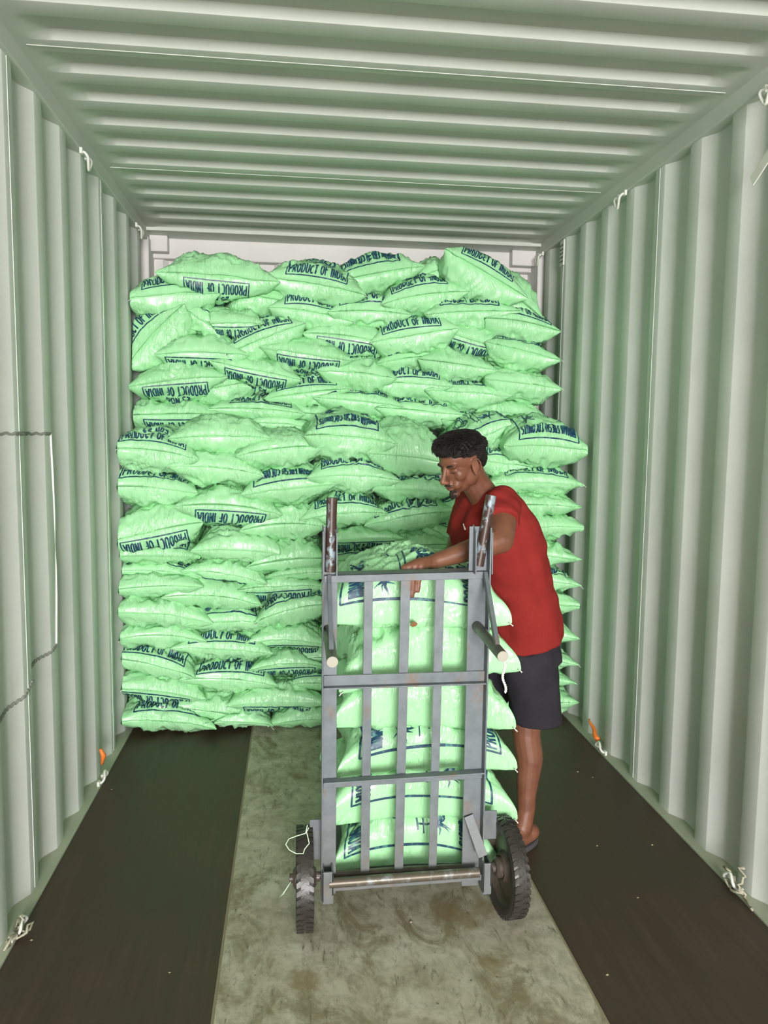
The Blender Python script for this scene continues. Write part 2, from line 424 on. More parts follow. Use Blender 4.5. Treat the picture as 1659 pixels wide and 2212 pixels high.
def palm(cx, cy, s, r):
    out = []
    for i in range(13):
        a = r.uniform(-.2, PI+.2) if i < 9 else r.uniform(0, 2*PI); L = s*r.uniform(.6, 1.1)
        out.append(([(cx, cy), (cx+L*.5*math.cos(a), cy+L*.5*math.sin(a)+.006), (cx+L*math.cos(a), cy+L*math.sin(a)-.004)], (s*.24, .001)))
    out.append(([(cx, cy), (cx+s*.15, cy-s*.7), (cx+s*.1, cy-s*1.3)], s*.10))
    return out
def artwork():
    r = random.Random(3); A = []
    A.append(([(-.158, .25), (-.158, .048), (.158, .048), (.158, .25)], .0065))
    A.append(([(-.158, .25), (-.158, .50), (-.158, .565)], .0075)); A.append(([(.158, .25), (.158, .565), (-.158, .565)], .0075))
    A += text_strokes('PRODUCT OF INDIA', 0, .062, .057, .296, .0078)
    A += text_strokes('25 NOS', 0, .134, .038, .120, .0078)
    # coconut halves
    A.append((arc(-.045, .245, .045, .038, 0, 360, 26), .006)); A.append((arc(-.045, .245, .030, .025, 0, 360, 20), .005))
    A.append((arc(.030, .250, .042, .040, 0, 360, 26), .012)); A.append((arc(.028, .250, .020, .018, 0, 360, 16), .008))
    for i in range(10):
        a = i*.63; A.append(([(-.045+.031*math.cos(a), .245+.026*math.sin(a)), (-.045+.043*math.cos(a), .245+.036*math.sin(a))], .005))
    A.append(([(-.11, .31), (-.04, .325), (.05, .320), (.12, .325)], .006))
    A += palm(-.10, .40, .050, r); A += palm(.095, .395, .055, r)
    A.append(([(-.13, .345), (.13, .345)], .004))
    A += text_strokes('INDIAN FRESH COCONUTS', 0, .480, .056, .288, .0080)
    return A
ART = artwork()

# ------------------------------------------------------------------ sacks
# cx, cy, w, h in photo pixels of the visible front; clockwise tilt; yaw; depth of the front; print; label
# print: n none | t readable on the top film | f reads upside down on the under film | c coconut artwork, other end | s artwork sideways
U = 4.13; L = 3.76
SK = [
 (466,592,222,98,3,0,U-.02,'f','plump sack on top of the pile at the left, low upside-down lettering'),
 (362,638,178,92,-4,0,U,'t','sack at the upper left corner of the pile, curved PRODUCT OF IN lettering'),
 (540,638,180,84,8,0,U+.06,'n','plain sack tucked right of the plump top left sack'),
 (690,606,196,98,9,0,U,'t','dark creased sack in the top row with lettering sloping down to the right'),
 (812,588,186,88,-9,0,U+.07,'c','topmost middle sack with palm artwork and a raised right corner'),
 (910,630,170,84,-9,0,U,'t','sack below the raised corner sack, PRODUCT OF IND sloping up'),
 (948,590,120,70,-20,0,U+.12,'n','plain creased sack just left of the slanting top right sack'),
 (1040,596,186,104,27,0,U-.02,'t','top right sack steeply slanting, PRODUCT OF INDIA running downhill'),
 (1112,632,150,92,33,0,U+.05,'n','plain sack sliding down at the top right corner of the pile'),
 (348,728,160,128,-52,0,U+.02,'t','sack stood on edge at the left with lettering running diagonally up'),
 (432,690,124,66,34,0,U+.03,'t','small wedge of a sack with a slanted end of lettering, second row left'),
 (497,692,120,68,0,0,U+.01,'f','sack between the two slanting ones, upside-down PROD lettering'),
 (574,726,170,86,-22,0,U-.02,'t','sack tilting up to the right, lettering climbing over its top edge'),
 (668,674,160,80,8,0,U+.02,'t','sack under the dark creased one, half covered RODUC lettering'),
 (800,668,156,76,2,0,U,'t','middle sack of the second row, 25 NOS half hidden above its line'),
 (1022,672,190,70,-5,0,U-.01,'t','long sack under the slanting top right sack with half covered lettering'),
 (1126,700,158,86,9,0,U-.01,'t','right-hand sack with bluish 25 NOS print, just below the sliding corner sack'),
 (428,756,168,78,-2,0,U-.03,'f','plain faced sack leaning on the stood-up left sack'),
 (666,762,172,82,4,0,U-.02,'f','broad plain sack showing an upside-down INDIA line on its belly'),
 (755,730,165,84,6,0,U+.02,'f','plain sack left of the arched 25 NOS sack'),
 (900,722,172,94,-10,0,U-.03,'t','arched sack with clear 25 NOS over curved PRODUCT OF INDIA'),
 (1020,728,164,68,13,0,U,'f','plain sack sloping right with upside-down lettering, right of the arched one'),
 (1125,762,156,80,9,0,U-.02,'t','right-hand sack with clear 25 NOS, second below the sliding corner sack'),
 (374,822,180,84,-5,0,U-.04,'f','smooth rounded sack at the left edge, lowest letters just peeping under it'),
 (478,836,140,82,-9,0,U+.02,'n','crumpled plain sack right of the smooth left edge sack'),
 (555,802,172,72,8,0,U-.02,'f','sack hanging over a dark gap, upside-down OF INDIA below'),
 (664,846,162,78,-5,0,U+.01,'t','sack with a short PRODUCT OF strip below the upside-down INDIA sack'),
 (783,806,150,80,4,0,U-.02,'n','smooth plain middle sack, rounded, between two lettered rows'),
 (894,772,152,66,-6,0,U+.02,'t','sack squeezed under the arched sack, faint lettering'),
 (984,788,156,78,9,0,U-.02,'n','crumpled sack with a twisted lip above the ODUCT OF sack'),
 (1126,830,158,78,8,0,U-.03,'n','plain pointed sack at the right edge with a folded lower corner'),
 (374,897,180,74,-3,0,U,'f','flat radiating-crease sack at the left edge above the lower ledge'),
 (560,886,182,66,2,0,U-.01,'t','sack with straight 25 NOS and PRODUCT OF INDIA, left of centre'),
 (674,898,140,64,4,0,U+.02,'n','small plain sack wedged right of the straight lettered sack'),
 (775,868,170,70,2,0,U,'t','sack in the middle with letters only along its hidden top'),
 (898,830,158,76,1,0,U-.01,'t','sack reading ODUCT OF, cut by the twisted lip above'),
 (1012,852,170,70,4,0,U-.02,'t','sack reading RODUCT OF INDIA just left of the pointed edge sack'),
 (1100,886,156,64,3,0,U+.02,'n','plain sack above the big coconut artwork sack at the right'),
 (912,892,176,60,4,0,U-.01,'t','sack with PRODUCT OF INDIA above and left of the worker head'),
 (1022,916,130,58,6,0,U,'t','small sack with OF INDIA above the worker head'),
 (612,920,146,58,3,0,U-.02,'n','thin plain sack resting behind the ledge, left of the palm print sack'),
 (752,912,150,50,2,0,U+.03,'n','plain strip of a sack behind the palm print sack'),
 # lower tier
 (326,980,172,98,3,0,L,'t','leftmost ledge sack with large 25 NOS PRODUCT OF INDIA'),
 (468,944,186,88,2,0,L+.03,'n','ledge sack with a long crumpled lip, second from the left'),
 (600,974,164,86,-5,0,L+.02,'n','plain domed ledge sack with a dusty top'),
 (746,948,178,112,3,0,L,'c','ledge sack with upside-down coconut lettering, left of centre'),
 (880,978,178,126,6,0,L+.04,'n','big smooth plain ledge sack left of the worker head'),
 (1046,944,150,86,-24,0,L+.09,'s','ledge sack with diagonal frame lines right of the worker head'),
 (1180,958,184,118,6,0,L-.02,'c','large right-hand ledge sack with upside-down INDIAN FRESH COCONUTS and coconut drawing'),
 (1096,1004,150,80,10,0,L+.05,'t','sack beside the worker ear ending in OF INDIA'),
 (325,1058,182,84,3,0,L,'t','left edge sack, wavy PRODUCT OF INDIA, second below the ledge'),
 (470,1016,176,82,6,0,L+.01,'n','crumpled sack with curled green lip below the long-lipped ledge sack'),
 (618,1052,180,86,-4,0,L,'c','sack with arched upside-down coconut lettering over a ragged seam'),
 (758,1030,180,78,1,0,L-.01,'t','centre sack with straight PRODUCT OF INDIA left of the worker face'),
 (898,1058,164,66,5,0,L+.02,'t','sack ending in a folded film tip at the worker chin'),
 (1168,1040,190,68,2,0,L,'t','right-hand sack just behind the worker shoulder with one dark line'),
 (328,1150,186,114,-8,0,L-.01,'f','fat domed sack at the left edge with PROD hanging below'),
 (482,1098,200,92,8,0,L-.03,'f','sack with knotted left corner and upside-down OF INDIA underneath'),
 (618,1132,162,88,-6,0,L+.01,'n','plain sack above the frayed green fringe'),
 (752,1110,168,80,-5,0,L,'t','sack behind the left upright handle reading PRODUCT OF INDIA'),
 (886,1120,184,76,-9,0,L-.02,'t','sack with 25 NOS and climbing lettering, left of the red shirt'),
 (990,1104,130,64,-12,0,L+.06,'t','small dark sack below the worker chin'),
 (1168,1092,182,66,1,0,L,'n','right-hand sack against the wall, second below the coconut drawing sack'),
 (1170,1138,184,66,-3,0,L-.01,'n','right-hand sack with radiating creases level with the worker sleeve'),
 (332,1200,184,60,2,0,L+.01,'t','thin sack under the fat domed left one reading INDIA'),
 (510,1184,184,78,5,0,L-.02,'n','creased plain sack with a frayed right corner left of the trolley'),
 (626,1208,152,88,-3,0,L,'n','shadowed smooth sack just left of the trolley upright'),
 (782,1166,156,54,-3,0,L,'f','thin sack seen between the upright handles with letters under its edge'),
 (892,1182,172,76,-8,0,L+.03,'n','large shaded plain sack behind the worker forearm'),
 (772,1216,156,58,2,0,L+.02,'t','sack reading 25 NOS INDIA just over the trolley top bar'),
 (968,1160,130,66,30,0,L+.05,'t','dim sack in front of the red shirt, tilted lettering'),
 (1166,1200,178,62,2,0,L,'n','right-hand sack level with the trolley top bar'),
 (348,1238,176,54,1,0,L+.03,'t','thin left sack with a cropped PRODUCT strip'),
 (335,1268,186,62,-4,0,L-.02,'n','pale boat-shaped sack at the left edge'),
 (495,1240,166,62,7,0,L,'f','sack with a tied white seam, left of the trolley, half lettered below'),
 (650,1240,130,50,0,0,L+.01,'n','thin sack beside the trolley upright at top bar height'),
 (610,1272,164,56,-2,0,L-.01,'f','flat sack with a line and inverted letters left of the trolley'),
 (1166,1256,176,62,6,0,L,'t','right-hand sack reading INDIA with a box corner beside the shirt'),
 (336,1330,192,82,8,0,L-.02,'n','fan-creased sack at the left edge, pointed at its left'),
 (465,1288,190,78,4,0,L-.01,'n','dusty domed sack with bluish top, left of the trolley'),
 (630,1322,160,80,-10,0,L,'t','sack with PRODUCT OF INDIA climbing to the right beside the trolley'),
 (492,1346,160,66,1,0,L+.01,'c','sack with mirrored looking inverted coconut words in two lines'),
 (1166,1310,184,62,3,0,L,'n','right-hand plain sack level with the shirt hem'),
 (330,1382,180,66,5,0,L-.01,'n','crumpled sack at the left edge above the slanting lettered one'),
 (486,1404,192,68,1,0,L-.01,'t','sack with a half covered PRODUCT OF INDIA and rolled seam, left of trolley'),
 (630,1386,158,68,3,0,L,'f','saggy sack with a curved line below, beside the trolley'),
 (1166,1372,182,66,3,0,L,'t','right-hand sack reading DIA next to the dark shorts'),
 (332,1438,184,78,12,0,L-.01,'t','left edge sack, PRODUCT OF INDIA sliding down to the right'),
 (496,1474,186,74,2,0,L-.02,'t','sack with clear PRODUCT OF INDIA in the third layer from the floor'),
 (622,1440,146,66,1,0,L+.01,'f','small sack with inverted OF beside the trolley, fourth from the floor'),
 (690,1420,110,60,0,0,L+.04,'n','dark sack mostly behind the trolley upright, halfway down'),
 (1166,1426,176,54,3,0,L,'n','right-hand sack with a green fold beside the shorts'),
 (340,1492,194,68,6,0,L-.01,'f','left edge sack second from the floor, inverted INDIA on its belly'),
 (462,1538,156,76,8,0,L,'n','crumpled plain floor sack second from the left wall'),
 (592,1518,198,72,2,0,L-.03,'f','wide smooth sack on the bottom layer with inverted letters'),
 (692,1482,120,62,0,0,L+.03,'t','sack with jumbled stacked letters at the trolley left edge'),
 (1162,1474,160,50,3,0,L,'n','right-hand thin sack beside the lower shorts'),
 (350,1558,206,74,5,0,L-.02,'t','bottom left corner sack ending in INDIA, touching the floor'),
 (520,1560,130,46,2,0,L-.02,'n','little flat sack on the floor under the wide smooth one'),
 (660,1556,150,54,0,0,L,'n','floor sack partly behind the trolley wheel side'),
 (1184,1532,146,70,-14,0,L,'n','floor sack at the right wall behind the worker leg'),
]
HID = 'green sack of the wall hidden behind the loaded trolley and worker'
for j, yy in enumerate((1225, 1285, 1345, 1405, 1465, 1530)):
    for i, xx in enumerate((790, 925, 1050)):
        if yy == 1225 and i == 0: continue
        SK.append((xx+(j % 2)*14-7, yy, 168, 66, (i*3+j*5) % 7-3, 0, L+.05, 'n', HID))
C = 2.30
CARTSK = [
 (905,1822,330,112,0,'s',1,'lowest sack on the trolley, resting on its toe plate'),
 (915,1716,370,112,3,'s',1,'second trolley sack from the bottom with sideways NUTS lettering'),
 (925,1616,345,100,2,'s',-1,'third trolley sack from the bottom with knotted threads at its right corner'),
 (925,1512,345,112,3,'n',1,'fourth trolley sack from the bottom with white taped right corner'),
 (925,1402,345,118,-3,'n',1,'trolley sack second from the top, smooth with a pointed green right ear'),
 (908,1290,350,118,2,'s',-1,'top trolley sack under the worker hand, palm print facing out'),
]
NU, NV = 76, 56
def field(seed, lo, hi, nt=256, size=.9):
    r = np.random.RandomState(seed); f = np.fft.fft2(r.normal(0, 1, (nt, nt))); k = np.fft.fftfreq(nt, size/nt); kx, ky = np.meshgrid(k, k, indexing='ij'); kk = np.hypot(kx, ky)
    w = np.exp(-((np.log(kk+1e-3)-math.log((lo*hi)**.5))/(math.log(hi/lo)*.5))**2); x = np.real(np.fft.ifft2(f*w)); return x/x.std()
FB = [[field(10+i, lo, hi) for i in range(4)] for lo, hi in ((3, 7), (8, 16), (18, 38))]
def samp(F, x, y, size=.9):
    n = F.shape[0]; i = (x/size*n) % n; j = (y/size*n) % n; a = i.astype(int); b = j.astype(int); fa = i-a; fb = j-b; a1 = (a+1) % n; b1 = (b+1) % n
    return F[a, b]*(1-fa)*(1-fb)+F[a1, b]*fa*(1-fb)+F[a, b1]*(1-fa)*fb+F[a1, b1]*fa*fb

def build_sacks():
    items = []
    for (cx, cy, w, h, rot, yaw, Y, pr, lab) in SK:
        p = atY(cx, cy, Y); s = Y/FPX
        a = w*.5*s*1.07; c = h*.5*s*1.18; b = .27 + rng.uniform(-.01, .01)
        lower = Y < 4.0
        b = min(b, .5*(4.76-Y)) if not lower else .30
        items.append(dict(c=p+np.array([0, b, 0]), a=a, b=b, h=c, rot=math.radians(rot), yaw=math.radians(rng.uniform(-6, 6)), pr=pr, lab=lab, kind='wall', sgn=1, Y=Y))
    for (cx, cy, w, h, rot, pr, sg, lab) in CARTSK:
        p = atY(cx, cy, C); s = C/FPX; b = .225
        items.append(dict(c=p+np.array([.0, b, 0]), a=w*.5*s*1.13, b=b, h=h*.5*s*1.42, rot=math.radians(rot), yaw=math.radians(rng.uniform(-2, 2)), pr=pr, lab=lab, kind='cart', sgn=sg, Y=C))
    for it in items:
        ry, rz = it['rot'], it['yaw']
        Ry = np.array([[math.cos(ry), 0, math.sin(ry)], [0, 1, 0], [-math.sin(ry), 0, math.cos(ry)]])
        Rz = np.array([[math.cos(rz), -math.sin(rz), 0], [math.sin(rz), math.cos(rz), 0], [0, 0, 1]])
        it['R'] = Rz@Ry; it['rad'] = math.hypot(it['a'], it['b'])*1.1
    u = np.sin(np.linspace(-1, 1, NU+1)*PI/2); v = np.sin(np.linspace(-1, 1, NV+1)*PI/2)
    Ug, Vg = np.meshgrid(u, v, indexing='ij')
    for it in items:
        r = np.random.RandomState(abs(hash(it['lab'])) % 1 + int(it['c'][0]*1000) + int(it['c'][2]*7777))
        it['r'] = r; a, b, c = it['a'], it['b'], it['h']
        pinch = r.uniform(.06, .13) if it['kind'] == 'wall' else .10
        X = a*Ug*(1-pinch*(1-Vg**2)); Yy = b*Vg*(1-pinch*.8*(1-Ug**2))
        # pointed ears: extend corners
        ear = np.clip(np.abs(Ug)*np.abs(Vg), 0, 1)**6
        X = X*(1+.07*ear); Yy = Yy*(1+.05*ear)
        th = ((1-Ug**2)*(1-Vg**2))
        T = np.clip(th, 0, 1)**(.36 if it['kind'] == 'wall' else .20)
        T = T*(1-.22*(1-np.clip(1-Ug**2, 0, 1)**.5))
        mid = r.uniform(-.10, .16)*c if it['kind'] == 'wall' else -.55*c
        sag = r.uniform(.02, .10)*c*2*(1 if it['kind'] == 'wall' else 1.6)
        zm = mid - sag*np.abs(Ug)**2.2 + r.uniform(-.12, .12)*c*Ug*(1-Vg)*.5
        top = zm+T*(c-mid)*1.0; bot = zm-T*(c+mid)
        # soft bumps of the load (husked coconuts) under the film
        for _ in range(7):
            bu, bv = r.uniform(-.8, .8), r.uniform(-1, .4); g = np.exp(-(((Ug-bu)*a)**2+((Vg-bv)*b)**2)/(2*.055**2))
            top += g*T*.010*r.uniform(-.6, 1.2); bot -= g*T*.010*r.uniform(-.6, 1.2)
        Pt = np.stack([X, Yy, top], -1); Pb = np.stack([X, Yy, bot], -1)
        it['zm'] = zm; it['loc'] = np.stack([Pt, Pb])          # 2,NU+1,NV+1,3
    def gauge(B, Pw):
        q = (Pw-B['c'])@B['R']
        return np.sqrt((np.abs(q[..., 0]/B['a'])**2.6+np.abs(q[..., 1]/B['b'])**2.6)**(2/2.6)+(q[..., 2]/B['h'])**2)
    ts = np.linspace(0, 1, 13)
    for it in items:
        loc = it['loc']
        S0 = loc.copy(); S0[..., 0] *= .72; S0[..., 1] *= .80; S0[..., 2] = 0
        Pw = loc@it['R'].T+it['c']; Sw = S0@it['R'].T+it['c']
        nb = [B for B in items if B is not it and np.linalg.norm(B['c']-it['c']) < B['rad']+it['rad'] and abs(B['c'][2]-it['c'][2]) < (B['h']+it['h'])*1.6+.03 and B['kind'] == it['kind']]
        path = Sw[None]+(Pw-Sw)[None]*ts[:, None, None, None, None]
        gA = gauge(it, path); viol = np.full(gA.shape, -9.0)
        for B in nb:
            gB = gauge(B, path); d = np.minimum(gA-gB, 1.0-gB+.0) # violated when inside B and deeper in B than in A
            viol = np.maximum(viol, d)
        # first crossing
        pos = viol > 0; pos[0] = False
        first = np.where(pos.any(0), pos.argmax(0), len(ts)-1)
        hit = pos.any(0)
        f1 = np.take_along_axis(viol, first[None], 0)[0]; f0 = np.take_along_axis(viol, np.maximum(first-1, 0)[None], 0)[0]
        fr = np.clip(-f0/(f1-f0+1e-9), 0, 1)
        t = np.where(hit, ts[np.maximum(first-1, 0)]+fr*(ts[1]-ts[0]), 1.0)
        t = np.clip(t, .12, 1)
        it['w'] = Sw+(Pw-Sw)*t[..., None]; it['w0dist'] = 1-t
    for it in items:
        Wd = it['w']; r = it['r']
        # relax
        for _ in range(2):
            A = Wd[:, 1:-1, 1:-1]; Wd[:, 1:-1, 1:-1] = A*.5+.125*(Wd[:, 2:, 1:-1]+Wd[:, :-2, 1:-1]+Wd[:, 1:-1, 2:]+Wd[:, 1:-1, :-2])
        rim = .5*(Wd[0]+Wd[1])
        msk = np.zeros(rim.shape[:2], bool); msk[0] = msk[-1] = True; msk[:, 0] = msk[:, -1] = True
        for k in (0, 1): Wd[k][msk] = rim[msk]
        # wrinkles along the normal
        a, b = it['a'], it['b']; Xm = Ug*a; Ym = Vg*b
        edge = (1-np.abs(Vg)); T = np.clip((1-Ug**2)*(1-Vg**2), 0, 1)
        for k in (0, 1):
            P = Wd[k]; du = np.gradient(P, axis=0); dv = np.gradient(P, axis=1)
            n = np.cross(du, dv); n /= (np.linalg.norm(n, axis=-1, keepdims=True)+1e-9)
            if k == 1: n = -n
            D = np.zeros_like(Xm)
            d = (Vg+1)*b
            for _ in range(5):
                f = r.uniform(60, 190); ph = r.uniform(0, 6.3); sl = r.uniform(-.6, .6)
                D += .0022*np.abs(np.sin((Xm+sl*d)*f+ph+1.2*np.sin(Xm*23+ph)))*np.exp(-d/r.uniform(.03, .10))*(.4+.6*np.sin(Xm*r.uniform(8, 20)+ph)**2)
            for sx in (-1, 1):
                cxn = sx*a; ang = np.arctan2(Vg*b+b, np.abs(Xm-cxn)+1e-4); rr = np.hypot(Xm-cxn, Vg*b+b)
                D += .0045*np.abs(np.sin(ang*r.uniform(7, 13)+r.uniform(0, 6)))*np.exp(-((rr-.07)/.075)**2)
            for _ in range(7):          # long tension folds
                x0, y0 = r.uniform(-.8, .8)*a, r.uniform(-1, .2)*b; th = r.uniform(0, PI); L_ = r.uniform(.05, .15); wdt = r.uniform(.006, .014)
                ca, sa = math.cos(th), math.sin(th); s1 = (Xm-x0)*ca+(Ym-y0)*sa; s2 = -(Xm-x0)*sa+(Ym-y0)*ca+.012*np.sin(s1*30)
                D += r.uniform(.004, .011)*np.exp(-np.abs(s2)/wdt)*np.exp(-(s1/L_)**2)*r.choice([1, -1, 1])
            # crumpled film: soft lumps, then sharp-edged folds at two sizes, stretched along changing directions
            th = r.uniform(0, PI); ca, sa = math.cos(th), math.sin(th); ox, oy = r.uniform(0, 1, 2); st_ = r.uniform(.45, .8)
            xr_ = (Xm*ca+Ym*sa); yr_ = (-Xm*sa+Ym*ca)*st_
            wl = samp(FB[0][r.randint(4)], Xm+ox, Ym+oy)
            D += .0050*wl
            m1 = samp(FB[1][r.randint(4)], xr_+ox+.012*wl, yr_+oy); D += .0074*(1-1.6*np.abs(m1))*(.5+.5*np.clip(wl+.6, 0, 1.5))
            m2 = samp(FB[2][r.randint(4)], xr_*.9+oy+.006*m1, yr_+ox); D += .0026*(1-1.6*np.abs(m2))
            D *= np.clip(T*5, 0, 1)*(.30+.70*np.clip(1.15-(it['w0dist'][k] > .0)*.55, 0, 1))
            Wd[k] = P+n*D[..., None]
        if it['kind'] == 'wall':
            Wd[..., 0] = np.clip(Wd[..., 0], .006+rng.uniform(0, .004), 2.346)
            Wd[..., 1] = np.minimum(Wd[..., 1], 4.755)
        Wd[..., 2] = np.maximum(Wd[..., 2], .004 if it['kind'] == 'wall' else .121)
        sack_object(it, Wd, Ug, Vg)
def sack_object(it, Wd, Ug, Vg):
    n, m = NU+1, NV+1; r = it['r']
    idT = np.arange(n*m).reshape(n, m); idB = idT+n*m
    # share the rim
    idB = idB.copy(); idB[0] = idT[0]; idB[-1] = idT[-1]; idB[:, 0] = idT[:, 0]; idB[:, -1] = idT[:, -1]
    qT = np.stack([idT[:-1,:-1], idT[1:,:-1], idT[1:,1:], idT[:-1,1:]], -1).reshape(-1, 4)
    qB = np.stack([idB[:-1,:-1], idB[:-1,1:], idB[1:,1:], idB[1:,:-1]], -1).reshape(-1, 4)
    V = [Wd[0].reshape(-1, 3), Wd[1].reshape(-1, 3)]; Q = [qT, qB]; base = 2*n*m; MI = [np.zeros(len(qT)+len(qB), int)]
    # seam fin along the front edge
    rim = Wd[0][:, 0]; out = np.array([0, -1.0, 0]); rows = [rim]
    wv = np.cumsum(r.normal(0, .35, n)); wv = wv-np.linspace(wv[0], wv[-1], n); amp = .004 if it['kind'] == 'wall' else .003
    fw = r.uniform(.006, .013)
    if it['kind'] == 'wall':
        zoff = amp*np.clip(wv, -2, 2)+r.uniform(-.004, .003)
        r1 = rim+out*fw*.5+np.stack([0*wv, 0*wv, zoff*.5], -1); r2 = rim+out*fw+np.stack([0*wv, 0*wv, zoff], -1)
        r1[:, 2] = np.maximum(r1[:, 2], .003); r2[:, 2] = np.maximum(r2[:, 2], .003)
        V += [r1, r2]; i0 = idT[:, 0]; i1 = base+np.arange(n); i2 = i1+n; base += 2*n
        Q += [np.stack([i0[:-1], i1[:-1], i1[1:], i0[1:]], -1), np.stack([i1[:-1], i2[:-1], i2[1:], i1[1:]], -1)]; MI.append(np.zeros(2*(n-1), int))
    # lettering
    if it['pr'] != 'n':
        k = 1 if it['pr'] == 'f' else 0; G = Wd[k]
        du = np.gradient(G, axis=0); dv = np.gradient(G, axis=1); nn = np.cross(du, dv); nn /= (np.linalg.norm(nn, axis=-1, keepdims=True)+1e-9)
        if k == 1: nn = -nn
        G2 = G+nn*.0016
        # arc length tables on the undeformed shape: along the depth at the middle, across at the mid front
        loc = it['loc'][k]; cl = loc[n//2]; sl = np.concatenate([[0], np.cumsum(np.linalg.norm(np.diff(cl[:, 1:], axis=0), axis=1))])
        jr = int(m*.28); cr = loc[:, jr]; al = np.concatenate([[0], np.cumsum(np.linalg.norm(np.diff(cr[:, [0, 2]], axis=0), axis=1))]); al -= al[n//2]
        s0 = r.uniform(-.014, .012); x0 = r.uniform(-.02, .02); tl = r.uniform(-.05, .05); sc = 1.0
        if it['pr'] == 'f': s0 = r.uniform(-.024, -.008)
        smax = .33 if it['kind'] == 'wall' else .30
        if it['kind'] == 'wall': sc = min(1.0, .92*it['a']/.19)
        for pts, th in ART:
            P = np.array(pts, float)
            if it['pr'] in 'tf':
                X = P[:, 0]*sc; Sx = P[:, 1]*.97+s0
                if it['pr'] == 'f': X = -X
            elif it['pr'] == 'c': X = -P[:, 0]*sc; Sx = (.60-P[:, 1])+s0+.012
            else: Sx = .215-P[:, 0]*it['sgn']+s0*.5; X = (P[:, 1]-.30)*it['sgn']*.86
            X = X+x0+tl*Sx; Sx = Sx+tl*X
            # resample
            seg = np.hypot(np.diff(X), np.diff(Sx)); ln = seg.sum()
            if ln < 1e-5 or Sx.min() > smax: continue
            cnt = max(3, int(ln/.0045)+2); q = np.linspace(0, ln, cnt); cs = np.concatenate([[0], np.cumsum(seg)])
            # keep the corners
            q = np.unique(np.concatenate([q, cs])); X = np.interp(q, cs, X); Sx = np.interp(q, cs, Sx)
            wv_ = np.interp(q, [0, ln], th) if hasattr(th, '__len__') else np.full(len(q), th)
            wv_ = wv_*(sc if it['pr'] in 'tfc' else 1)
            tx, ty = np.gradient(X), np.gradient(Sx); l = np.hypot(tx, ty)+1e-9; nx, ny = -ty/l, tx/l
            pa = []
            for sd in (-.5, 0, .5):
                xx = X+nx*wv_*sd; ss = Sx+ny*wv_*sd
                iu = np.interp(xx, al, np.arange(n)); iv = np.interp(ss, sl, np.arange(m))
                iu = np.clip(iu, 0, n-1.001); iv = np.clip(iv, 0, m-1.001); i = iu.astype(int); j = iv.astype(int); fu = (iu-i)[:, None]; fv = (iv-j)[:, None]
                pa.append(G2[i, j]*(1-fu)*(1-fv)+G2[i+1, j]*fu*(1-fv)+G2[i, j+1]*(1-fu)*fv+G2[i+1, j+1]*fu*fv)
                ok = (ss > .004) & (ss < smax) & (xx > al[0]+.004) & (xx < al[-1]-.004)
                okk = ok if sd == -.5 else okk & ok
            kq = len(q); V += pa; ids = base+np.arange(3*kq).reshape(3, kq); base += 3*kq
            g = okk[:-1] & okk[1:]
            for w_ in (0, 1):
                qd = np.stack([ids[w_, :-1], ids[w_, 1:], ids[w_+1, 1:], ids[w_+1, :-1]], -1)[g]
                if k == 1: qd = qd[:, ::-1]
                Q.append(qd); MI.append(np.ones(len(qd), int))
    V = np.concatenate(V); Q = np.concatenate(Q); MI = np.concatenate(MI)
    org = np.array([it['c'][0], it['c'][1], V[:, 2].min()])
    me = raw_mesh('coconut_sack', V-org, Q, MI)
    me.materials.append(SACK); me.materials.append(INK)
    me.polygons.foreach_set('use_smooth', [True]*len(me.polygons))
    o = bpy.data.objects.new('coconut_sack', me); COL.objects.link(o); o.location = org
    g = 'green sacks loaded on the trolley' if it['kind'] == 'cart' else 'green coconut sacks stacked across the container'
    tag(o, it['lab'][0].upper()+it['lab'][1:] if 0 else ('green '+it['lab'] if len(it['lab'].split()) < 16 else it['lab']), 'sack', g)
    if it['lab'] == HID: tag(o, HID, 'sack', g)
    it['obj'] = o
    # tied white threads at the corners
    nth = {'cart': [1, 1]}.get(it['kind'], [r.rand() < .22, r.rand() < .30])
    for side, yes in zip((0, -1), nth):
        if not yes: continue
        c = Wd[0][side, 0]; dx = -1 if side == 0 else 1; mb = MB()
        for q in range(1):
            p0 = c+np.array([-dx*.012, 0.0, 0]); ln = r.uniform(.018, .035) if it['kind'] == 'wall' else r.uniform(.015, .028); pts = [p0]
            for s_ in range(1, 6):
                pts.append(p0+np.array([dx*ln*s_/5*(.8 if q else .5), -.006-.002*s_, -ln*.9*(s_/5)**1.5*(1 if q else .4)+r.uniform(-.002, .002)]))
            for pp in pts: pp[2] = max(pp[2], .004)
            mb.tube(pts, .0014 if it['kind'] == 'wall' else .0020, 5)
        t = mb.build('tie_thread', THREAD, None, True, auto=False); t.parent = o; t.location = -Vector(org)
        t['label'] = 'white tie thread at the seam corner'
build_sacks()
# ------------------------------------------------------------------ hand truck
YF = 2.215
truck = empty('hand_truck', (1.19, YF, 0))
tag(truck, 'grey steel two-wheeled hand truck with upright bars, loaded with green sacks', 'hand truck')
def fx(px, py, Y=YF): return float(atY(px, py, Y)[0])
def fz(py, px=870, Y=YF): return float(atY(px, py, Y)[2])
zt, zb = fz(1238), fz(1872)
def zat(py, px): return float(atY(px, py, YF)[2])
